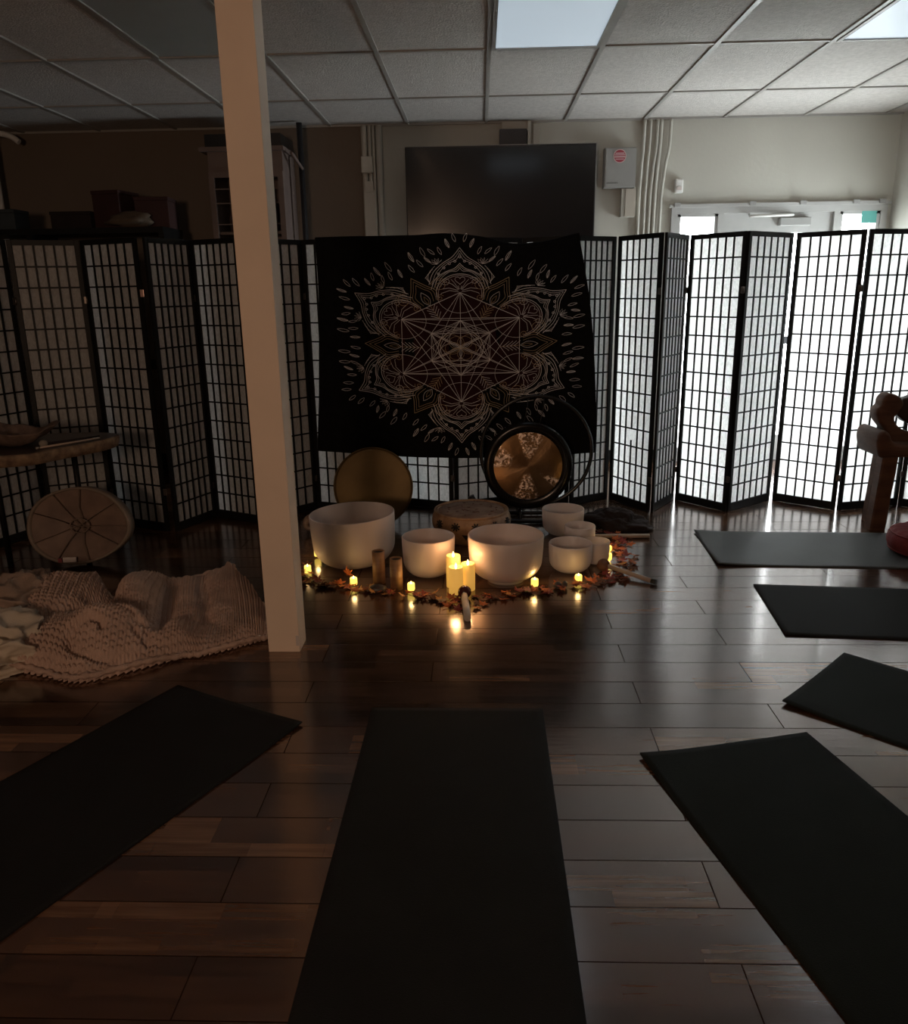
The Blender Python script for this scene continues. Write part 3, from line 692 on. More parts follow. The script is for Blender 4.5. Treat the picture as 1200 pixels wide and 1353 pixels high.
for k in range(6):
    R6 = lambda pts: [rot(p, k) for p in pts]
    vc = (0, .98)
    ribbon(R6(circ(vc, .345, 30, -.25, PI + .25)), .0042)
    ribbon(R6(circ(vc, .315, 30, -.25, PI + .25)), .0028)
    ribbon(R6(circ(vc, .345, 20, PI + .25, 2 * PI - .25)), .0024)
    # heart and sprays in the circle
    hp = []
    for i in range(24):
        a = 2 * PI * i / 24; hp.append((.0052 * 16 * math.sin(a) ** 3 * .9, 1.215 + .0052 * (13 * math.cos(a) - 5 * math.cos(2 * a) - 2 * math.cos(3 * a) - math.cos(4 * a)) * .9))
    ribbon(R6(hp), .0026, closed=True)
    for s in (-1, 1):
        for a, L_ in ((.25, .27), (.75, .24), (1.05, .26), (1.32, .10)):
            p0 = (s * .03 * math.cos(a), 1.03 + .03 * math.sin(a)); p1 = (s * L_ * math.cos(a), 1.03 + L_ * math.sin(a) * .9 - (.03 if a < .3 else 0))
            m_ = ((p0[0] + p1[0]) / 2 + s * .012, (p0[1] + p1[1]) / 2 + .03)
            ribbon(R6([p0, m_, p1]), .0034 if a < .8 else .0026)
        ribbon(R6([(s * .02, 1.01), (s * .15, 1.035), (s * .27, .985), (s * .28, .965)]), .003)
        # petal outlines, mirrored halves with a pointed tip
        for o_, w in ((0, .0042), (.045, .003), (.09, .003)):
            ribbon(R6(smooth_curve([(s * (.45 - o_), 1.13), (s * (.39 - o_), 1.34), (s * (.26 - o_ * .9), 1.50), (s * (.11 - o_ * .6), 1.62 - o_ * .6), (0, 1.78 - o_ * 1.1)], 5, False)), w)
        for o_, w in ((0, .0042), (.035, .0028), (.075, .0028)):
            ribbon(R6(smooth_curve([(s * (.42 - o_), 1.05), (s * (.35 - o_), 1.24), (s * (.21 - o_ * .8), 1.36), (s * (.08 - o_ * .5), 1.42 - o_ * .6), (0, 1.51 - o_)], 5, False)), w)
        for i in range(4):  # beads between the two outlines
            x = s * (.07 + .08 * i); z = 1.545 - .025 * i - .016 * i * i
            ribbon(R6(circ((x, z), .017, 8)), .0042, closed=True)
        ribbon(R6(circ((0, 1.62), .018, 8)), .004, closed=True)
        # knot of small leaves on the petal shoulders
        for a in (.3, .8, 1.3, 1.8, 2.3):
            c0 = (s * .33, 1.49); c1 = (c0[0] + s * .11 * math.cos(a), c0[1] + .11 * math.sin(a))
            ribbon(R6([c0, ((c0[0] + c1[0]) / 2 + .015, (c0[1] + c1[1]) / 2 + .015), c1, ((c0[0] + c1[0]) / 2 - .015, (c0[1] + c1[1]) / 2 - .015), c0]), .0024)
        for o_ in (0, .05, .1):
            ribbon(R6(smooth_curve([(s * (.36 + o_ * .6), 1.46 - o_), (s * (.44 + o_ * .6), 1.35 - o_), (s * (.46 + o_ * .3), 1.24), (s * .43, 1.15)], 4, False)), .0026)
    # ochre ogee between two petals, with spirals
    R3 = lambda pts: [rot(p, k, PI / 6) for p in pts]
    for s in (-1, 1):
        for o_, w in ((0, .0036), (.04, .0026), (.085, .0026)):
            ribbon(R3(smooth_curve([(s * (.17 - o_), .92), (s * (.21 - o_), 1.08), (s * (.12 - o_ * .7), 1.22 - o_ * .5), (0, 1.42 - o_ * 1.6)], 5, False)), w, 2)
        ribbon(R3(spiral((s * .30, 1.12), .10, 1.6, PI / 2, -s)), .003, 2)
        ribbon(R3(circ((s * .30, 1.12), .125, 18, -.4 if s > 0 else .9, 2.6 if s > 0 else PI + .4)), .0026, 2)
        ribbon(R3(spiral((s * .20, .93), .06, 1.4, 0, s)), .0026, 2)
        ribbon(R3(spiral((s * .42, 1.14), .07, 1.4, PI, s)), .0026, 1)
        ribbon(R3(smooth_curve([(0, .88), (s * .055, .97), (s * .045, 1.06), (0, 1.14)], 4, False)), .0028, 1)
        ribbon(R3(smooth_curve([(0, .91), (s * .025, .98), (0, 1.06)], 4, False)), .0022, 2)
        # feather chevrons inside the hexagon
        for i in range(4):
            z = .62 + i * .055; ribbon(R3([(0, z), (s * .04, z + .05), (s * .085, z + .095)]), .0030, 2 if k % 3 == 0 else 1)
    ribbon(R3([(0, .58), (0, .86)]), .0026, 2)
    # loose drop-shaped leaves around the outside
    def drop(px, pz, ang, L_, filled=False):
        ca, sa = math.cos(ang), math.sin(ang)
        loc = [(0, 0), (.35, .15), (.7, .13), (1, 0), (.7, -.09), (.35, -.11)]
        pts = [rot((px + L_ * (a * ca - b * sa), pz + L_ * (a * sa + b * ca)), k) for a, b in loc]
        # keep leaves upright in the stretched plane
        sm = smooth_curve(pts, 3, True); ribbon(sm, .0028, 1, closed=True)
        if filled: ribbon([pts[0], ((pts[1][0] + pts[5][0]) / 2, (pts[1][1] + pts[5][1]) / 2), ((pts[2][0] + pts[4][0]) / 2, (pts[2][1] + pts[4][1]) / 2), pts[3]], .0050, 1)
    drop(-.06, 1.88, PI / 2 + .3, .15, k % 2); drop(.06, 1.88, PI / 2 - .3, .15)
    for s in (-1, 1):
        for q, (x, z, a, L_) in enumerate(((.15, 1.78, 1.2, .16), (.26, 1.66, 1.15, .14), (.36, 1.66, .75, .14), (.42, 1.52, .75, .13), (.50, 1.62, 1.15, .17), (.53, 1.44, .9, .15), (.66, 1.52, 1.1, .18), (.655, 1.34, .95, .15))):
            drop(s * x, z, a if s > 0 else PI - a, L_, (q + k) % 3 == 0)
obj_t = obj('tapestry', bm, None, None, mats=[M['cloth'], M['line'], M['gold'], M['maroon']])
tag(obj_t, 'black tapestry with pale line mandala hung over the folding screens', 'tapestry')

# ------------------------------------------------------------------ gong on ring stand, bronze disc
t = thing('ring_gong_stand', 'black circular tube stand holding the dark rimmed gong', 'gong stand', (.345, 5.0, 0))
cz = .452; R_ = .350
obj('ring', T([(R_ * math.cos(a), 0, cz + R_ * math.sin(a)) for a in [2 * PI * k / 72 for k in range(73)]], .0125, 10, cap=False), M['tube'], t)
obj('foot', T(smooth_curve([(-.40, -.085, .155), (-.37, -.085, .10), (-.25, -.09, .03), (-.05, -.09, .016), (.15, -.09, .016), (.30, -.09, .02)], 6, False), .014, 10), M['tube'], t)
obj('foot', T(smooth_curve([(-.30, .13, .016), (-.1, .11, .016), (.1, .11, .016), (.30, .13, .016)], 6, False), .014, 10), M['tube'], t)
for x in (-.1, .1): obj('brace', T([(x, -.09, .016), (x, .0, .115), (x, .11, .016)], .010, 8), M['tube'], t)
obj('rubber_tip', T([(-.415, -.085, .185), (-.395, -.085, .145)], .019, 10), M['bezel'], t)
t = thing('gong', 'bronze gong with broad black rim hanging in the circular stand', 'gong', (.291, 4.945, .37))
# disc faces -y: lathe then turn
def disc_part(name, prof, mat, parent, c=(0, 0, 0), seg=96, tilt=0, fn=None):
    b_ = bmesh.new(); lathe(b_, prof, seg)
    mt = Matrix.Rotation(PI / 2 + tilt, 4, 'X'); bmesh.ops.transform(b_, matrix=mt, verts=b_.verts)
    bmesh.ops.recalc_face_normals(b_, faces=b_.faces)
    o_ = obj(name, b_, mat, parent); o_.location = c; return o_
disc_part('rim', [(.216, .012), (.222, .018), (.255, .020), (.278, .012), (.281, -.004), (.279, -.030), (.270, -.030), (.270, -.006), (.216, .004)], M['rim'], t)
b_ = bmesh.new(); NR, NA = 70, 180; rg = []
random.seed(3)
for i in range(NR + 1):
    r = .2185 * i / NR; row = []
    for k in range(NA):
        a = 2 * PI * k / NA; x, z = r * math.cos(a), r * math.sin(a)
        h = .010 * (1 - (r / .2185) ** 2)
        h += .0003 * noise.noise(Vector((x * 60, z * 60, 0))) + .0016 * noise.noise(Vector((math.cos(a) * 3.2, math.sin(a) * 3.2, r * 10))) * (r / .2185)
        row.append(b_.verts.new((x, -h - .008, z)))
        if i == 0: break
    rg.append(row)
for i in range(NR):
    a, c = rg[i], rg[i + 1]
    for k in range(NA):
        q = [a[k % len(a)], c[k], c[(k + 1) % NA]] + ([a[(k + 1) % NA]] if len(a) > 1 else [])
        f = b_.faces.new(q); f.smooth = True
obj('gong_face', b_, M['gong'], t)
bm = bmesh.new()
for s in (-1, 1): tubeb(bm, [(s * .05 + .02, .0, .27), (s * .05 + .045, .035, .36), (s * .05 + .05, .055, .43)], .003, 6)
obj('cord', bm, M['bezel'], t)
t = thing('disc_gong', 'flat dull bronze disc gong leaning on the screen behind the largest bowl', 'gong', (-.689, 4.90, .25), 0)
disc_part('plate', [(0, .004), (.15, .003), (.235, .002), (.250, -.002), (.252, -.006), (.247, -.008), (0, -.004)], M['bronze'], t, tilt=-.16)
bm = bmesh.new(); tubeb(bm, [(.25 * math.cos(a), -.002 - .16 * .25 * math.sin(a) * -1, .247 * math.sin(a)) for a in [2 * PI * k / 72 for k in range(73)]], .004, 6, cap=False)
obj('edge_bead', bm, M['bronze'], t)

# ------------------------------------------------------------------ carved drum
t = thing('carved_drum', 'carved wooden drum with black star motifs behind the crystal bowls', 'drum', (-.065, 4.63, 0))
Rt = .215; ht = .178
obj('body', LA([(.0, 0), (.17, 0), (.185, .008), (.212, .045), (.234, .085), (.239, .115), (.233, .145), (.222, .165), (Rt, .172), (Rt - .015, .172), (Rt - .02, .165), (0, .165)], 56), M['drumwood'], t)
obj('drum_head', LA([(Rt - .018, .166), (Rt - .02, .174), (.12, .178), (0, .179)], 48), M['hide'], t)
obj('rim', T([((Rt + .002) * math.cos(a), (Rt + .002) * math.sin(a), .174) for a in [2 * PI * k / 60 for k in range(61)]], .008, 8, cap=False), M['drumwood'], t)
def rad(z):
    pr_ = [(.0, .17), (.045, .212), (.085, .234), (.115, .239), (.145, .233), (.165, .222)]
    for (za, ra), (zb, rb2) in zip(pr_, pr_[1:]):
        if z <= zb: return ra + (rb2 - ra) * (z - za) / (zb - za)
    return .222
for a0 in (-2.45, -1.95, -1.45, -.95, -.45):
    bm = bmesh.new(); z0 = .128
    for i in range(4):
        an = i * PI / 4 + .3; p = []
        for q in (-1, -.33, .33, 1):
            z = z0 + q * .024 * math.sin(an); da = q * .026 * math.cos(an) / .236; rr = rad(z) + .003
            p.append((rr * math.cos(a0 + da), rr * math.sin(a0 + da), z))
        tubeb(bm, p, .0045, 6)
    obj('painted_star', bm, M['inkblack'], t)
for a0 in (-2.2, -1.7, -1.2):
    bm = bmesh.new(); rows = []
    for k_ in range(4):
        z = .082 - .012 * k_; wd = .10 * (1 - k_ / 3.2); rr = rad(z) + .0025
        rows.append([bm.verts.new((rr * math.cos(a0 + e_), rr * math.sin(a0 + e_), z)) for e_ in (-wd, 0, wd)])
    for r1_, r2_ in zip(rows, rows[1:]):
        for k_ in range(2): bm.faces.new((r1_[k_], r2_[k_], r2_[k_ + 1], r1_[k_ + 1]))
    obj('painted_triangle', bm, M['inkblack'], t)
bm = bmesh.new()
for i in range(26):
    a = random.uniform(0, 2 * PI); r = random.uniform(.02, .17); x, y = r * math.cos(a), r * math.sin(a); a2 = random.uniform(0, PI)
    tubeb(bm, [(x, y, .1795), (x + .018 * math.cos(a2), y + .018 * math.sin(a2), .1795)], .0022, 5)
obj('hide_marks', bm, M['leaf_brown'], t)

# ------------------------------------------------------------------ crystal singing bowls
def bowl(x, y, R, h, label, foot=False, tilt=0.0, th=.008):
    z0 = .012 if foot else 0.0
    prof = []
    rb = R * (.34); hb = min(h * .42, R * .62)
    out = [(0, z0), (rb * .6, z0 + .0)]
    for i in range(0, 11):
        a = PI / 2 * i / 10; out.append((rb + (R * .965 - rb) * math.sin(a), z0 + hb * (1 - math.cos(a))))
    out += [(R * .985, z0 + hb + (h - z0 - hb) * .4), (R, h - .004), (R - th * .3, h), (R - th * .8, h), (R - th, h - .004)]
    inn = [(R - th - (R * .02), z0 + hb + .01)]
    for i in range(9, -1, -1):
        a = PI / 2 * i / 10; inn.append((max(rb + (R * .965 - rb) * math.sin(a) - th, 0.001), z0 + th + hb * (1 - math.cos(a))))
    inn += [(0, z0 + th)]
    t_ = thing('singing_bowl', label, 'singing bowl', (x, y, 0)); t_.rotation_euler = (0, tilt, 0)
    obj('bowl_body', LA(out + inn, 72), M['bowl'], t_)
    if foot:
        obj('foot_ring', LA([(R * .44, .0), (R * .49, .0), (R * .49, .014), (R * .44, .03)], 48), M['bowl'], t_)
    else:
        obj('rubber_ring', LA([(rb * .75, .0), (rb * .95, -.0), (rb * .95, .002), (rb * .75, .004)], 32), M['bezel'], t_)
bowl(-.700, 4.16, .232, .290, 'largest frosted white crystal singing bowl, at the left in front of the bronze disc', tilt=-.03)
bowl(-.282, 3.98, .139, .212, 'narrow frosted white crystal singing bowl between the two big bowls, left of the pillar candles')
bowl(.120, 3.90, .194, .243, 'wide frosted white crystal singing bowl on a foot ring, right of the pillar candles', foot=True)
bowl(.492, 4.69, .127, .162, 'rearmost frosted white crystal singing bowl, just below the gong')
bowl(.552, 4.34, .087, .158, 'small frosted white crystal singing bowl in the middle of the right cluster')
bowl(.620, 4.15, .072, .128, 'smallest frosted white crystal singing bowl, beside the two right stacked votives')
bowl(.466, 4.03, .115, .155, 'front right frosted white crystal singing bowl with a votive glowing before it')

# ------------------------------------------------------------------ candles
def point(name, loc, e, col, r, parent=None):
    l = bpy.data.lights.new(name, 'POINT'); l.energy = e; l.color = col; l.shadow_soft_size = r
    o_ = bpy.data.objects.new(name, l); COL.objects.link(o_); o_.location = loc
    if parent: o_.parent = parent
    return o_
def pillar(x, y, r, h, label):
    t_ = thing('pillar_candle', label, 'candle', (x, y, 0), 0, 'lit pillar candles')
    obj('wax', LA([(0, 0), (r, 0), (r * 1.02, h * .5), (r, h - .004), (r * .94, h), (r * .86, h - .003), (r * .7, h - .012), (0, h - .014)], 36), M['wax'], t_)
    obj('flame', LA([(0, h - .014), (.0035, h - .010), (.0065, h - .001), (.004, h + .010), (0, h + .020)], 12), M['flame'], t_)
    point('flame_light', (0, 0, h + .035), .44, (1, .52, .22), .016, t_)
pillar(-.146, 3.80, .036, .165, 'tallest glowing pillar candle, rear left of the three')
pillar(-.072, 3.755, .035, .138, 'glowing pillar candle at the right of the three, next to the footed bowl')
pillar(-.130, 3.705, .036, .138, 'front glowing pillar candle of the three, nearest the camera')
def votive(x, y, z, label):
    t_ = thing('votive_candle', label, 'candle', (x, y, z), 0, 'small glowing votive candles')
    obj('wax_cup', LA([(0, 0), (.0165, 0), (.0185, .004), (.0185, .033), (.016, .037), (.013, .034), (0, .032)], 24), M['votive'], t_)
    obj('flame', LA([(0, .031), (.003, .034), (.0035, .039), (0, .048)], 10), M['flame'], t_)
    point('flame_light', (0, -.0, .062), .12, (1, .62, .24), .012, t_)
votive(-.936, 4.012, 0.0, 'left front votive candle beside the square post')
votive(-.930, 4.25, 0.012, 'votive candle at the far left, behind the one beside the square post')
votive(-.655, 3.80, 0.010, 'votive candle in the leaves just in front of the largest bowl')
votive(-.355, 3.72, 0.010, 'votive candle right of the two brown tubes')
votive(.262, 3.775, 0.010, 'votive candle right of the wide footed bowl')
votive(.487, 3.83, 0.010, 'votive candle just in front of the front right bowl')
votive(.715, 4.33, 0.0, 'rear votive candle of the pair beside the smallest bowl')
votive(.690, 4.17, 0.010, 'front votive candle of the pair beside the smallest bowl')

# brown tubes
for (x, y, r, h, l) in ((-.531, 3.85, .032, .172, 'taller brown bamboo tube standing in front of the largest bowl'), (-.432, 3.765, .031, .162, 'brown bamboo tube on the right, nearer the narrow bowl')):
    t = thing('bamboo_tube', l, 'tube', (x, y, 0), random.uniform(0, 3))
    obj('tube_body', LA([(0, 0), (r, 0), (r * 1.01, h * .5), (r, h), (r * .82, h), (r * .8, h - .03), (0, h - .03)], 28), M['bamboo'], t)
    obj('cap', LA([(0, h - .012), (r * .81, h - .012), (r * .81, h - .008), (0, h - .006)], 24), M['inkblack'], t)
    obj('cord', T([(r + .003, 0, h - .02), (r + .004, .005, h - .05), (r + .003, .0, h - .07)], .0025, 6), M['inkblack'], t)

# mallets
t = thing('mallet', 'mallet with dark red ball head and pale handle at the front of the altar', 'mallet', (-.087, 3.63, 0))
bm = bmesh.new(); ball(bm, (0, 0, .034), .033, jit=.05); obj('head', bm, M['redball'], t)
obj('handle', T([(0, -.02, .03), (.003, -.08, .026), (.012, -.18, .020), (.019, -.285, .017)], [.014, .017, .0175, .016], 12), M['selenite'], t)
t = thing('mallet', 'pale wooden mallet at far right rear, above the votive pair', 'mallet', (.713, 4.58, 0))
obj('handle', T([(-.10, -.005, .020), (.02, 0, .018), (.15, .006, .016), (.285, .011, .014)], [.011, .0125, .0135, .013], 10), M['stick'], t)
obj('head', T([(-.16, -.008, .022), (-.10, -.005, .022)], .020, 12), M['leaf_brown'], t)
t = thing('mallet', 'wooden mallet with dark leather head and dark tip at front right of the leaves', 'mallet', (.639, 4.01, 0))
bm = bmesh.new(); ball(bm, (0, 0, .035), .034, sc=(1, 1, 1.0), jit=.12); obj('head', bm, M['leaf_brown'], t)
obj('handle', T([(.02, -.015, .036), (.10, -.085, .028), (.215, -.187, .016)], [.012, .0125, .012], 10), M['stick'], t)
obj('tip', T([(.215, -.187, .016), (.235, -.205, .015)], .0135, 10), M['bezel'], t)
for (x, y, r, sc, l) in ((-.524, 3.715, .030, (1.5, .9, .75), 'dark mottled stone in the leaves in front of the brown tubes'), (.375, 3.77, .019, (1.1, .9, .9), 'small dark stone between the two right front votives'), (.41, 3.765, .020, (.8, 1, 1), 'small grey stone standing next to the dark stone on the right')):
    bm = bmesh.new(); ball(bm, (0, 0, r * sc[2] * .9), r, sc=sc, jit=.35, sub=2); o = obj('stone', bm, M['rock']); o.location = (x, y, 0); tag(o, l, 'stone')
# shell and tin at the far left
t = thing('spiral_shell', 'pale ribbed spiral shell on the floor between the post and the largest bowl', 'shell', (-1.06, 4.72, 0))
bm = bmesh.new(); tubeb(bm, [( (.055 - .0075 * a) * math.cos(a), -.01 * a * .3, .058 + (.055 - .0075 * a) * math.sin(a)) for a in [i * .3 for i in range(24)]], [.030 - .0011 * i for i in range(24)], 10)
obj('coil', bm, M['shell'], t)
bm = bmesh.new(); box(bm, .04, .12, -.02, .03, .02, .05, bev=.01); obj('lip', bm, M['shell'], t)
# dark drawstring cap / bag
t = thing('drawstring_bag', 'crumpled dark brown cloth bag on the floor behind the right bowls', 'bag', (.85, 4.80, 0))
bm = bmesh.new(); g = bmesh.ops.create_icosphere(bm, subdivisions=5, radius=1)
for v in g['verts']:
    n = v.co.normalized(); k = 1 + .35 * noise.noise(n * 2.1 + Vector((4, 1, 2))) + .13 * noise.noise(n * 6)
    z = max(n.z, -.25) + .25
    v.co = Vector((n.x * .185 * k, n.y * .12 * k, z * .092 * k * (1.0 - .35 * n.x)))
for f in bm.faces: f.smooth = True
obj('bag_body', bm, M['bag'], t)
obj('drawstring', T(smooth_curve([(.02, -.11, .03), (.12, -.10, .03), (.20, -.04, .012), (.17, .0, .02), (.13, .03, .045)], 6, False), .005, 6), M['inkblack'], t)

# ------------------------------------------------------------------ autumn leaves
def leaf_mesh(name, mat, seed):
    rnd = random.Random(seed); bm = bmesh.new()
    tips = [(0, 1.0), (50, .82), (105, .52), (-50, .82), (-105, .52)]
    pts = []
    order = [(0, 1.0), (14, .66), (22, .72), (30, .48), (42, .66), (52, .86), (64, .58), (74, .36), (92, .42), (108, .54), (130, .26), (176, .10),
             (184, .10), (-130, .26), (-108, .54), (-92, .42), (-74, .36), (-64, .58), (-52, .86), (-42, .66), (-30, .48), (-22, .72), (-14, .66)]
    c = bm.verts.new((0, 0, .12)); ring = []; inner = []
    for a, r in order:
        a = math.radians(a + rnd.uniform(-4, 4)); r *= rnd.uniform(.9, 1.08)
        curl = rnd.uniform(-.05, .12) * r + .32 * r * r * rnd.uniform(.3, 1.0)
        ring.append(bm.verts.new((r * math.sin(a), r * math.cos(a), curl)))
        inner.append(bm.verts.new((r * .5 * math.sin(a), r * .5 * math.cos(a), .06 + curl * .25)))
    n = len(ring)
    for i in range(n):
        j = (i + 1) % n
        bm.faces.new((c, inner[j], inner[i])); bm.faces.new((inner[i], inner[j], ring[j], ring[i]))
    tubeb(bm, [(0, -.05, .08), (.03, -.35, .06), (.0, -.62, .10)], .018, 5)
    me = bpy.data.meshes.new(name); bm.normal_update(); bm.to_mesh(me); bm.free(); me.materials.append(mat)
    return me
lms = []
for i, (m_, cnt) in enumerate((('leaf_red', 3), ('leaf_orange', 2), ('leaf_gold', 1), ('leaf_brown', 2))):
    for j in range(cnt): lms.append(leaf_mesh('autumn_leaf', M[m_], i * 10 + j))
path = [(-.99, 4.10), (-.95, 3.93), (-.80, 3.82), (-.60, 3.745), (-.38, 3.67), (-.14, 3.60), (.08, 3.66), (.30, 3.735), (.50, 3.80), (.67, 3.90), (.77, 4.08), (.80, 4.35), (.80, 4.60), (.72, 4.75)]
pc = smooth_curve(path, 12, False)
rnd = random.Random(21)
cents = [(-.146, 3.80, .055), (-.07, 3.755, .055), (-.132, 3.695, .058), (-.936, 4.012, .03), (-.355, 3.72, .02), (-.531, 3.85, .045), (-.432, 3.765, .045)]
def add_leaf(x, y, z, s, label, group):
    for cx, cy, cr in cents:
        if math.hypot(x - cx, y - cy) < cr: return
    o_ = bpy.data.objects.new('autumn_leaf', rnd.choice(lms)); COL.objects.link(o_)
    o_.location = (x, y, z); o_.scale = (s, s, s)
    o_.rotation_euler = (rnd.uniform(-.35, .35), rnd.uniform(-.35, .35), rnd.uniform(0, 6.28))
    tag(o_, label, 'leaf', group)
LB = 'small dry autumn leaf in the curved leaf trail bordering the bowls and candles'
for i in range(190):
    k = rnd.uniform(0, 1); p = pc[int(k * (len(pc) - 1))]
    w = .026 if .15 < k < .7 else .05
    add_leaf(p[0] + rnd.gauss(0, w * .8), p[1] + rnd.gauss(0, w), .002 + rnd.uniform(0, .018), rnd.uniform(.030, .052), LB, 'leaves in the trail around the bowls')
for (x, y) in ((-.14, 3.56), (-.10, 3.54), (-.16, 3.52), (-.04, 3.50), (-.12, 3.47), (-.15, 3.60), (.01, 3.53), (-.02, 3.57)):
    add_leaf(x, y, .003 + rnd.uniform(0, .01), rnd.uniform(.036, .052), LB, 'leaves in the trail around the bowls')
o = bpy.data.objects.new('autumn_leaf', lms[4]); COL.objects.link(o); o.location = (-.69, 3.865, .04); o.scale = (.048,) * 3; o.rotation_euler = (1.2, .2, 2.6)
tag(o, 'upright orange leaf leaning on the foot of the largest bowl', 'leaf')

# ------------------------------------------------------------------ yoga mats
def mat(name, corner, du, L_, W_, m_, label, curl=None, grp='yoga mats around the room'):
    """corner: first corner, du: unit direction of length; width to the left of du"""
    d_ = Vector(du).normalized(); wv = Vector((-d_.y, d_.x))
    nu, nv = 70, 24; th = .0055; bm = bmesh.new(); top = []; bot = []
    for i in range(nu + 1):
        rt, rb_ = [], []
        for j in range(nv + 1):
            u = L_ * i / nu; v = W_ * j / nv
            # rounded corners
            p = Vector(corner) + d_ * u + wv * v
            h = .0008 * (noise.noise(Vector((p.x * 5, p.y * 5, 1))) + .2)
            if curl:
                for cu, cv, rad, hh in curl:
                    r = math.hypot(u - cu * L_, v - cv * W_); h += hh * max(0, 1 - r / rad) ** 2
            h = max(h, 0)
            rt.append(bm.verts.new((p.x, p.y, th + h))); rb_.append(bm.verts.new((p.x, p.y, .0004 + h)))
        top.append(rt); bot.append(rb_)
    for i in range(nu):
        for j in range(nv):
            f = bm.faces.new((top[i][j], top[i + 1][j], top[i + 1][j + 1], top[i][j + 1])); f.smooth = True
            f = bm.faces.new((bot[i][j], bot[i][j + 1], bot[i + 1][j + 1], bot[i + 1][j]))
    for i in range(nu):
        bm.faces.new((top[i][0], bot[i][0], bot[i + 1][0], top[i + 1][0])); bm.faces.new((top[i][nv], top[i + 1][nv], bot[i + 1][nv], bot[i][nv]))
    for j in range(nv):
        bm.faces.new((top[0][j], top[0][j + 1], bot[0][j + 1], bot[0][j])); bm.faces.new((top[nu][j], bot[nu][j], bot[nu][j + 1], top[nu][j + 1]))
    tag(obj('yoga_mat', bm, m_), label, 'yoga mat', grp)
mat('m', (-.400, 2.566), (-.004, -1), 1.75, .612, M['matk'], 'black yoga mat in the centre foreground pointing at the altar')
mat('m', (.499, 2.268), (.2403, -.9707), 1.75, .60, M['matr'], 'dark green black yoga mat at lower right, nearest the camera on the right', [(0, 0, .25, .010)])
mat('m', (1.069, 2.605), (.722, -.691), 1.75, .575, M['matr'], 'dark yoga mat set at an angle, second from the front on the right', [(0, 0, .4, .012)])
mat('m', (1.296, 3.195), (.995, -.10), 1.75, .612, M['matk'], 'dark yoga mat lying crosswise, third from the front on the right', [(0, 0, .3, .004)])
mat('m', (1.262, 4.085), (.997, -.05), 1.80, .63, M['matg'], 'grey yoga mat furthest away, under the red cushion', [(0, .0, .35, .014), (0, 1, .25, .010)])
mat('m', (-1.17, 2.735), (-.4586, -.8887), 1.75, .61, M['matk'], 'dark yoga mat in the left foreground, set diagonally in the shadow', [(0, 1, .3, .008)])

# ------------------------------------------------------------------ red round cushion
t = thing('round_cushion', 'round dark red meditation cushion on the furthest grey mat', 'cushion', (2.475, 4.28, .006))
bm = bmesh.new(); lathe(bm, [(0, 0), (.16, 0), (.205, .02), (.222, .06), (.215, .10), (.18, .128), (.1, .135), (.02, .125), (0, .124)], 72)
for v in bm.verts:
    a = math.atan2(v.co.y, v.co.x); r = math.hypot(v.co.x, v.co.y)
    if v.co.z > .11: v.co.z += .004 * math.sin(a * 18) * min(1, r / .1)
    if r > .18: v.co.x *= 1 + .010 * math.sin(a * 18); v.co.y *= 1 + .010 * math.sin(a * 18)
obj('cushion_body', bm, M['red'], t)
bm = bmesh.new()
for z, r in ((.022, .207), (.112, .205)): tubeb(bm, [(r * math.cos(a), r * math.sin(a), z) for a in [2 * PI * k / 60 for k in range(61)]], .005, 6, cap=False)
obj('piping', bm, M['red'], t)

# ------------------------------------------------------------------ carved chair
t = thing('carved_chair', 'carved brown root wood chair with curling back at the right edge', 'chair', (2.695, 4.80, 0))
o2 = lambda pts: [(x - 2.60, z) for x, z in pts]
seat = smooth_curve(o2([(2.245, .600), (2.232, .565), (2.238, .51), (2.262, .455), (2.33, .452), (2.6, .452), (2.9, .452), (2.95, .47), (2.96, .52), (2.9, .525), (2.6, .525), (2.40, .530), (2.33, .545), (2.305, .590), (2.275, .612)]), 5)
bm = bmesh.new(); sweep_poly(bm, seat, -.09, .20, bev=.022); so = obj('seat', bm, M['chairwood'], t, smooth=True)
back = smooth_curve(o2([(2.33, .50), (2.345, .56), (2.315, .61), (2.275, .66), (2.262, .715), (2.285, .745), (2.292, .785), (2.32, .815), (2.36, .810), (2.40, .785), (2.415, .745), (2.40, .70), (2.375, .675), (2.385, .64), (2.43, .60), (2.50, .575), (2.56, .50)]), 5)
bm = bmesh.new(); sweep_poly(bm, back, .02, .13, bev=.020); obj('back_post', bm, M['chairwood'], t, smooth=True)
slab = smooth_curve(o2([(2.375, .715), (2.40, .775), (2.45, .79), (2.50, .805), (2.60, .80), (2.78, .80), (2.86, .77), (2.87, .66), (2.78, .63), (2.6, .625), (2.50, .632), (2.44, .648)]), 5)
bm = bmesh.new(); sweep_poly(bm, slab, .04, .12, bev=.016); obj('backrest', bm, M['chairdark'], t, smooth=True)
back2 = smooth_curve(o2([(2.78, .50), (2.83, .56), (2.80, .64), (2.84, .72), (2.90, .74), (2.95, .70), (2.93, .62), (2.92, .54), (2.93, .50)]), 5)
bm = bmesh.new(); sweep_poly(bm, back2, .02, .13, bev=.020); obj('back_post', bm, M['chairwood'], t, smooth=True)
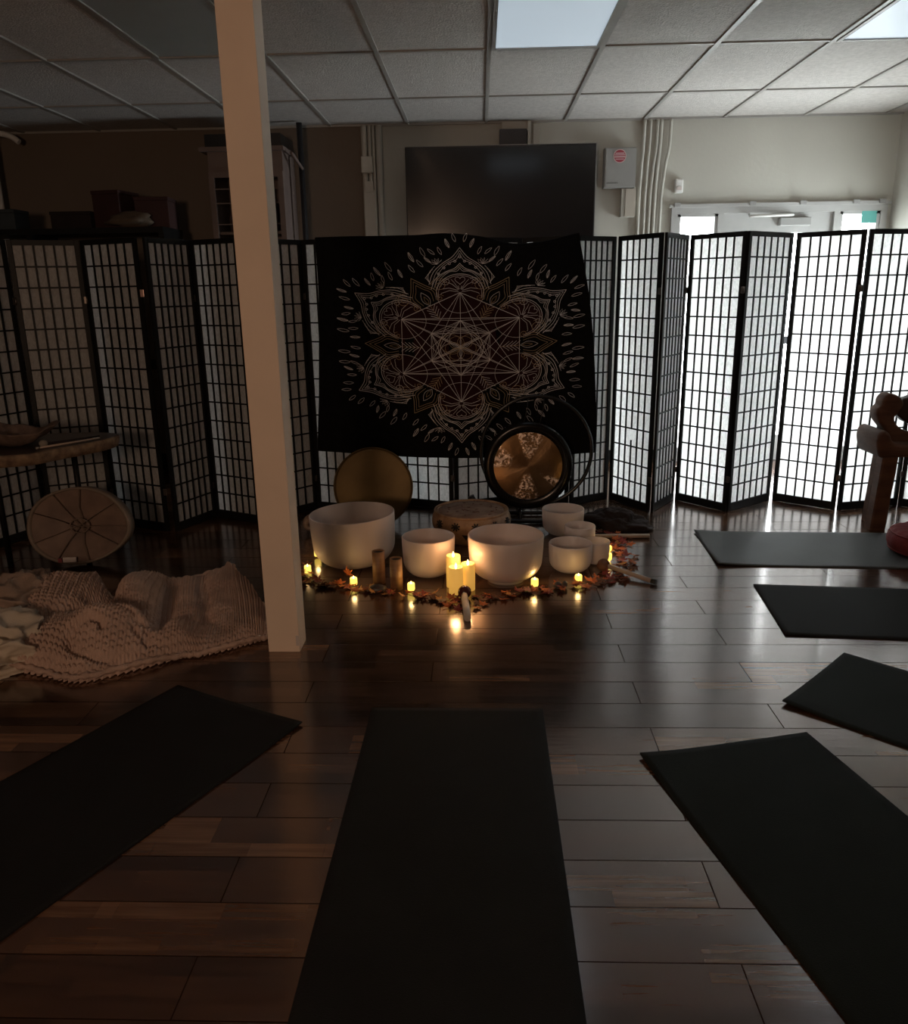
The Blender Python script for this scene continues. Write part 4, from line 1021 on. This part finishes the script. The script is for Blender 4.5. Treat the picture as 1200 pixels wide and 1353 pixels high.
def leg(x, y, w, d_):
    bm_ = bmesh.new(); n = 8; rings = []
    for i in range(n + 1):
        z = .47 * i / n; s = 1 + .02 * math.sin(i * 1.3) ; dx = -.022 * (1 - i / n)
        rings.append([bm_.verts.new((x + dx + a * w * s, y + b2 * d_ * s, z)) for a, b2 in ((-.5, -.4), (-.4, -.5), (.4, -.5), (.5, -.4), (.5, .4), (.4, .5), (-.4, .5), (-.5, .4))])
    for i in range(n):
        for k_ in range(8): bm_.faces.new((rings[i][k_], rings[i][(k_ + 1) % 8], rings[i + 1][(k_ + 1) % 8], rings[i + 1][k_]))
    bm_.faces.new(rings[0][::-1]); bm_.faces.new(rings[-1]); obj('leg', bm_, M['chairwood'], t)
leg(-.268, -.03, .092, .09); leg(.28, -.03, .10, .09); leg(-.23, .14, .06, .06); leg(.26, .14, .08, .07)

# ------------------------------------------------------------------ slab table with things on it, at left
TZ = .72
t = thing('slab_table', 'low live edge wood slab table at the left with a pale bark edge', 'table', (-2.35, 3.95, 0))
front = [(-1.985, 4.26), (-1.955, 4.17), (-1.975, 4.05), (-2.035, 3.93), (-2.095, 3.83), (-2.165, 3.70), (-2.285, 3.645), (-2.42, 3.58), (-2.60, 3.56), (-2.75, 3.66), (-2.80, 3.85), (-2.72, 4.05), (-2.50, 4.22), (-2.25, 4.30), (-2.08, 4.30)]
oc = smooth_curve(front, 6)
bm = bmesh.new(); th = .058
pr = [(0.97, 0), (1.0, .012), (.992, .030), (.975, th)]
cx, cy = -2.35, 3.95; rings = []
for s, dz in pr:
    rings.append([bm.verts.new(((x - cx) * (s + .008 * noise.noise(Vector((x * 25, y * 25, dz * 60)))), (y - cy) * s, TZ - dz)) for x, y in oc])
n = len(oc)
f = bm.faces.new(rings[0]); f.material_index = 0
for a, b_ in zip(rings, rings[1:]):
    for i in range(n):
        f = bm.faces.new((a[i], b_[i], b_[(i + 1) % n], a[(i + 1) % n])); f.material_index = 1; f.smooth = True
f = bm.faces.new(rings[-1][::-1]); f.material_index = 1
bmesh.ops.recalc_face_normals(bm, faces=bm.faces)
obj('tabletop', bm, None, t, mats=[M['slab'], M['bark']])
for (x, y) in ((.12, .27), (-.16, -.22), (-.34, -.24), (-.28, .18)):
    obj('leg', T([(x, y, TZ - th), (x, y, .35), (x, y, 0)], .016, 8), M['black'], t)
# driftwood dish
t = thing('driftwood_bowl', 'rough driftwood bowl resting on the slab table', 'bowl', (-2.40, 3.93, TZ))
bm = bmesh.new(); nA = 48; rr = [(.02, 0), (.10, .004), (.20, .035), (.245, .075), (.25, .082), (.235, .078), (.19, .045), (.09, .016), (.0, .012)]
lathe(bm, rr, nA)
for v in bm.verts:
    a = math.atan2(v.co.y, v.co.x); r = math.hypot(v.co.x, v.co.y); k_ = min(1, r / .2)
    v.co.z += k_ * (.014 * math.sin(a * 3 + 1) + .018 * noise.noise(Vector((math.cos(a) * 2.5, math.sin(a) * 2.5, 1)))) + (.022 * k_ * max(0, math.cos(a - .3)) ** 3)
    v.co.x *= 1 + .08 * k_ * noise.noise(Vector((a * 3, 2, 0))) + (.05 * k_ * max(0, math.cos(a - .3)) ** 3); v.co.y *= .62
    v.co.z = max(v.co.z, 0)
obj('bowl_body', bm, M['driftwood'], t)
t = thing('mallet', 'felt ball headed mallet lying on the slab table edge', 'mallet', (-2.185, 3.86, TZ))
bm = bmesh.new(); ball(bm, (0, 0, .020), .020, sc=(1.1, 1, .95)); obj('head', bm, M['felt'], t)
obj('handle', T([(.012, .01, .016), (.18, .22, .014)], .007, 8), M['bag'], t)
t = thing('wooden_wand', 'slim pale stick lying in front of the felt mallet on the slab table', 'stick', (-2.19, 3.80, TZ))
obj('shaft', T([(0.01, .01, .008), (.19, .27, .008)], .0055, 8), M['stick'], t)
obj('tip', T([(0.0, -.004, .008), (.01, .01, .008)], .0065, 8), M['felt'], t)
# large frame drum leaning under table
t = thing('frame_drum', 'large oval hide frame drum, seen from its laced back, leaning under the slab table', 'drum', (-2.215, 4.12, .015)); t.rotation_euler = (-.18, 0, .12)
sx_, sz_ = .272, .212; ndr = 72
pt = lambda a, s=1.0: ((sx_ * s * (1 + .03 * math.cos(3 * a + .5)) * math.cos(a)), (sz_ * s * (1 + .03 * math.sin(2 * a)) * math.sin(a)) + .215)
bm = bmesh.new(); ro = []
for yy, s in ((-.045, 1.0), (.045, 1.0), (.045, .95), (-.045, .94)):
    ro.append([bm.verts.new((pt(2 * PI * k / ndr, s)[0], yy, pt(2 * PI * k / ndr, s)[1])) for k in range(ndr)])
for a, b_ in zip(ro, ro[1:] + ro[:1]):
    for i in range(ndr):
        f = bm.faces.new((a[i], a[(i + 1) % ndr], b_[(i + 1) % ndr], b_[i])); f.smooth = True
obj('hoop', bm, M['hoop'], t)
bm = bmesh.new(); c0 = bm.verts.new((0, .0, .215)); prevr = None
for s in (.3, .6, .96):
    ring = [bm.verts.new((pt(2 * PI * k / ndr, s)[0], -.02 * s + .0, pt(2 * PI * k / ndr, s)[1])) for k in range(ndr)]
    for i in range(ndr):
        f = bm.faces.new((c0, ring[(i + 1) % ndr], ring[i]) if prevr is None else (prevr[i], prevr[(i + 1) % ndr], ring[(i + 1) % ndr], ring[i])); f.smooth = True
    prevr = ring
obj('drum_skin', bm, M['rawhide'], t)
bm = bmesh.new(); rnd2 = random.Random(4)
for k in range(9):
    a = 2 * PI * k / 9 + rnd2.uniform(-.1, .1); q = pt(a, .95)
    tubeb(bm, [(.02 + rnd2.uniform(-.02, .02), -.035, .215 + rnd2.uniform(-.02, .02)), (q[0] * .5, -.037, .215 + (q[1] - .215) * .5), (q[0], -.040, q[1])], .0028, 5)
tubeb(bm, [(.05 * math.cos(a) + .01, -.036, .215 + .04 * math.sin(a)) for a in [2 * PI * k / 20 for k in range(21)]], .004, 6, cap=False)
obj('lacing', bm, M['lace'], t)
bm = bmesh.new(); box(bm, -.085, -.015, -.052, -.046, .018, .045); obj('price_label', bm, M['label'], t)
bm = bmesh.new(); box(bm, -.110, -.090, -.052, -.046, .018, .040); obj('price_sticker', bm, M['labelred'], t)

# ------------------------------------------------------------------ chunky knit blanket
t = thing('knit_blanket', 'chunky blush pink knit blanket heaped on the floor left of the post', 'blanket', (0, 0, 0))
F_ = [(-2.20, 3.02), (-1.93, 2.88), (-1.72, 2.80), (-1.56, 2.755), (-1.40, 2.85), (-1.24, 2.965), (-1.16, 2.985), (-1.03, 3.07), (-.935, 3.15)]
Bk = [(-2.48, 3.72), (-2.28, 3.86), (-2.00, 3.78), (-1.77, 3.56), (-1.66, 3.80), (-1.56, 3.86), (-1.40, 4.00), (-1.36, 4.06), (-.985, 3.40)]
def e2(pts, u): return (edge([p[0] for p in pts], u), edge([p[1] for p in pts], u))
def heap(u, v, x, y):
    g = lambda cx, cy, rx, ry, h, an=0: h * math.exp(-(((x - cx) * math.cos(an) + (y - cy) * math.sin(an)) / rx) ** 2 - ((-(x - cx) * math.sin(an) + (y - cy) * math.cos(an)) / ry) ** 2)
    h = .035
    h += g(-1.95, 3.45, .24, .24, .125); h += g(-1.62, 3.42, .14, .40, .120, .35); h += g(-2.25, 3.5, .2, .25, .05)
    h += g(-1.60, 3.00, .20, .14, .125, .35); h += g(-1.35, 3.10, .11, .09, .055); h += g(-1.86, 3.12, .2, .2, .07)
    h += g(-1.03, 3.35, .06, .25, .012); h += g(-1.20, 3.55, .12, .3, .015, .5)
    h += .022 * noise.noise(Vector((x * 5.5, y * 5.5, 2))) + .012 * noise.noise(Vector((x * 12, y * 12, 7)))
    cr = lambda x1, y1, x2, y2, w, d_: (lambda tt: d_ * math.exp(-((math.hypot(x - (x1 + (x2 - x1) * tt), y - (y1 + (y2 - y1) * tt))) / w) ** 2))(max(0, min(1, ((x - x1) * (x2 - x1) + (y - y1) * (y2 - y1)) / ((x2 - x1) ** 2 + (y2 - y1) ** 2))))
    h -= cr(-1.80, 3.95, -1.74, 3.35, .055, .14); h -= cr(-1.74, 3.35, -1.50, 3.20, .05, .04); h -= cr(-1.56, 3.70, -1.38, 3.08, .045, .08); h -= cr(-1.48, 3.90, -1.22, 3.24, .030, .035)
    h -= cr(-2.05, 3.05, -1.78, 3.22, .05, .05); h -= cr(-1.78, 3.22, -1.45, 3.16, .045, .055)
    h = max(h, .012)
    # rolled end: spiral crease
    dx, dy = x + 1.56, (y - 2.93) * 1.5; r = math.hypot(dx, dy); a = math.atan2(dy, dx)
    if r < .24: h -= .055 * max(0, math.cos(r / .030 - a)) ** 3 * (1 - r / .24) ** .5
    dx, dy = x + 1.38, (y - 3.03) * 1.4; r = math.hypot(dx, dy); a = math.atan2(dy, dx)
    if r < .10: h -= .025 * max(0, math.cos(r / .020 - a)) ** 3
    return h
NU, NV = 420, 260
bm = bmesh.new(); gp = []
for i in range(NU + 1):
    u = i / NU; fx, fy_ = e2(F_, u); bx, by = e2(Bk, u); row = []
    for j in range(NV + 1):
        v = j / NV
        x = fx * (1 - v) + bx * v; y = fy_ * (1 - v) + by * v
        ed = min(v, 1 - v) * 14; eu = min(u, 1 - u) * 22
        e_ = math.sqrt(max(0, min(1, ed))) * math.sqrt(max(0, min(1, eu)))
        h = heap(u, v, x, y)
        # knitted stitches: v shapes in staggered rows, following the cloth
        su = u * 52 + .6 * noise.noise(Vector((x * 2, y * 2, 5))); sv = v * 34 + .8 * noise.noise(Vector((x * 2, y * 2, 9)))
        zig = abs((su % 1) - .5) * 2
        st = abs(math.sin(PI * (sv + zig * .55))) ** .6 * (abs(math.sin(PI * su * 2)) ** .35)
        h = h * e_ + .021 * st * (.35 + .65 * e_)
        sc_ = .010 * math.sin(su * 2 * PI) if v in (0, 1) else 0
        row.append(bm.verts.new((x, y + sc_, max(.001, h))))
    gp.append(row)
for i in range(NU):
    for j in range(NV):
        f = bm.faces.new((gp[i][j], gp[i + 1][j], gp[i + 1][j + 1], gp[i][j + 1])); f.smooth = True
obj('knitted_body', bm, M['knit'], t)
# thick braided edge cords
def yarn(p2, label=None, r=.013):
    b2 = bmesh.new(); pts = smooth_curve(p2, 14, False)
    P3 = []; R3_ = []; pts = [(x, y + .004 * math.sin(i * .9)) for i, (x, y) in enumerate(pts)]
    for i, (x, y) in enumerate(pts):
        h = max(.014, heap(0, 0, x, y) * .55); P3.append((x, y, min(h, .03))); R3_.append(r * (.55 + .6 * abs(math.sin(i * .9))))
    tubeb(b2, P3, R3_, 10); return b2
obj('edge_braid', yarn(F_), M['knit'], t); obj('edge_braid', yarn(Bk[:8]), M['knit'], t); obj('edge_braid', yarn([(-1.36, 4.06), (-1.25, 3.85), (-1.13, 3.62), (-1.0, 3.42), (-.95, 3.25), (-.935, 3.16)]), M['knit'], t)

# beige linen pillow-cover and tan knit heap at far left
def rumple(name, c, sc, seed, mat_, label, cat, folds=.25, sub=6, parts=None):
    bm_ = bmesh.new(); g_ = bmesh.ops.create_icosphere(bm_, subdivisions=sub, radius=1)
    for v in g_['verts']:
        n_ = v.co.normalized()
        w_ = noise.noise(n_ * 1.6 + Vector((seed, 0, 0))) * .30 + (1 - abs(noise.noise(n_ * 2.6 + Vector((0, seed, 0))))) ** 3 * folds + .05 * noise.noise(n_ * 7)
        k_ = 1 + w_ - folds * .5
        z_ = max(n_.z, -.35) + .35
        v.co = Vector((n_.x * sc[0] * k_, n_.y * sc[1] * k_, z_ * sc[2] * k_ * .75))
    for f_ in bm_.faces: f_.smooth = True
    t_ = thing(name, label, cat, c); obj('body', bm_, mat_, t_); return t_
tt = rumple('linen_blanket', (-2.02, 2.98, 0), (.26, .20, .15), 3.3, M['linen'], 'crumpled beige linen blanket at the far left beside the knit blanket', 'blanket', .32)
obj('hem', T(smooth_curve([(.19, -.02, .10), (.215, -.07, .055), (.17, -.13, .02), (.08, -.18, .012)], 6, False), .012, 8), M['linen'], tt)
tt = rumple('tan_blanket', (-2.17, 3.42, 0), (.30, .22, .17), 8.1, M['knit2'], 'crumpled tan brown blanket behind the beige linen one', 'blanket', .35)
obj('hem', T(smooth_curve([(-.2, -.16, .03), (.0, -.20, .05), (.2, -.13, .04)], 6, False), .014, 8), M['knit2'], tt)

# ------------------------------------------------------------------ daylight and warm fill
w = bpy.data.worlds.new('overcast sky'); scene.world = w; w.use_nodes = True; nt = w.node_tree; nt.nodes.clear()
o = nt.nodes.new('ShaderNodeOutputWorld'); bg = nt.nodes.new('ShaderNodeBackground'); bg.inputs[0].default_value = (.95, .98, 1.0, 1); bg.inputs[1].default_value = 20.5
nt.links.new(bg.outputs[0], o.inputs[0])
def portal(loc, rot_, sx2, sy2):
    l = bpy.data.lights.new('daylight_portal', 'AREA'); l.shape = 'RECTANGLE'; l.size = sx2; l.size_y = sy2; l.cycles.is_portal = True
    o_ = bpy.data.objects.new('daylight_portal', l); COL.objects.link(o_); o_.location = loc; o_.rotation_euler = rot_
portal(((OX0 + OX1) / 2, YB + .16, 1.03), (-PI / 2, 0, 0), 1.7, 2.0)
portal((XR + .17, 6.075, 1.0), (0, PI / 2, 0), 1.4, 1.05)
def area(name, loc, rot_, sx2, sy2, e, col):
    l = bpy.data.lights.new(name, 'AREA'); l.shape = 'RECTANGLE'; l.size = sx2; l.size_y = sy2; l.energy = e; l.color = col
    o_ = bpy.data.objects.new(name, l); COL.objects.link(o_); o_.location = loc; o_.rotation_euler = rot_
area('warm_fill', (-1.2, -2.3, 1.75), (PI / 2, 0, -.05), .7, .5, 46.0, (1, .66, .45))  # warm light added behind the camera, standing in for an unseen source

# ------------------------------------------------------------------ camera
cam = bpy.data.cameras.new('camera'); co = bpy.data.objects.new('camera', cam); COL.objects.link(co); scene.camera = co
yaw, pit, rol = .03647, .27193, -.01552
f_ = Vector((-math.sin(yaw) * math.cos(pit), math.cos(yaw) * math.cos(pit), -math.sin(pit))); r_ = Vector((math.cos(yaw), math.sin(yaw), 0)); u_ = r_.cross(f_)
c, s = math.cos(rol), math.sin(rol); r2 = r_ * c + u_ * s; u2 = -r_ * s + u_ * c
co.matrix_world = Matrix(((r2.x, u2.x, -f_.x, 0), (r2.y, u2.y, -f_.y, 0), (r2.z, u2.z, -f_.z, 1.45), (0, 0, 0, 1)))
cam.sensor_fit = 'VERTICAL'; cam.sensor_height = 24; cam.lens = 24 * 1055 / 1353; cam.clip_start = .05; cam.clip_end = 100
scene.view_settings.view_transform = 'Standard'; scene.view_settings.look = 'None'; scene.view_settings.gamma = 1; scene.view_settings.exposure = 0.0
scene.view_settings.use_curve_mapping = False
scene.cycles.max_bounces = 10; scene.cycles.diffuse_bounces = 6; scene.cycles.glossy_bounces = 4; scene.cycles.transmission_bounces = 8; scene.cycles.transparent_max_bounces = 12
scene.cycles.caustics_reflective = False; scene.cycles.caustics_refractive = False; scene.cycles.sample_clamp_indirect = 6
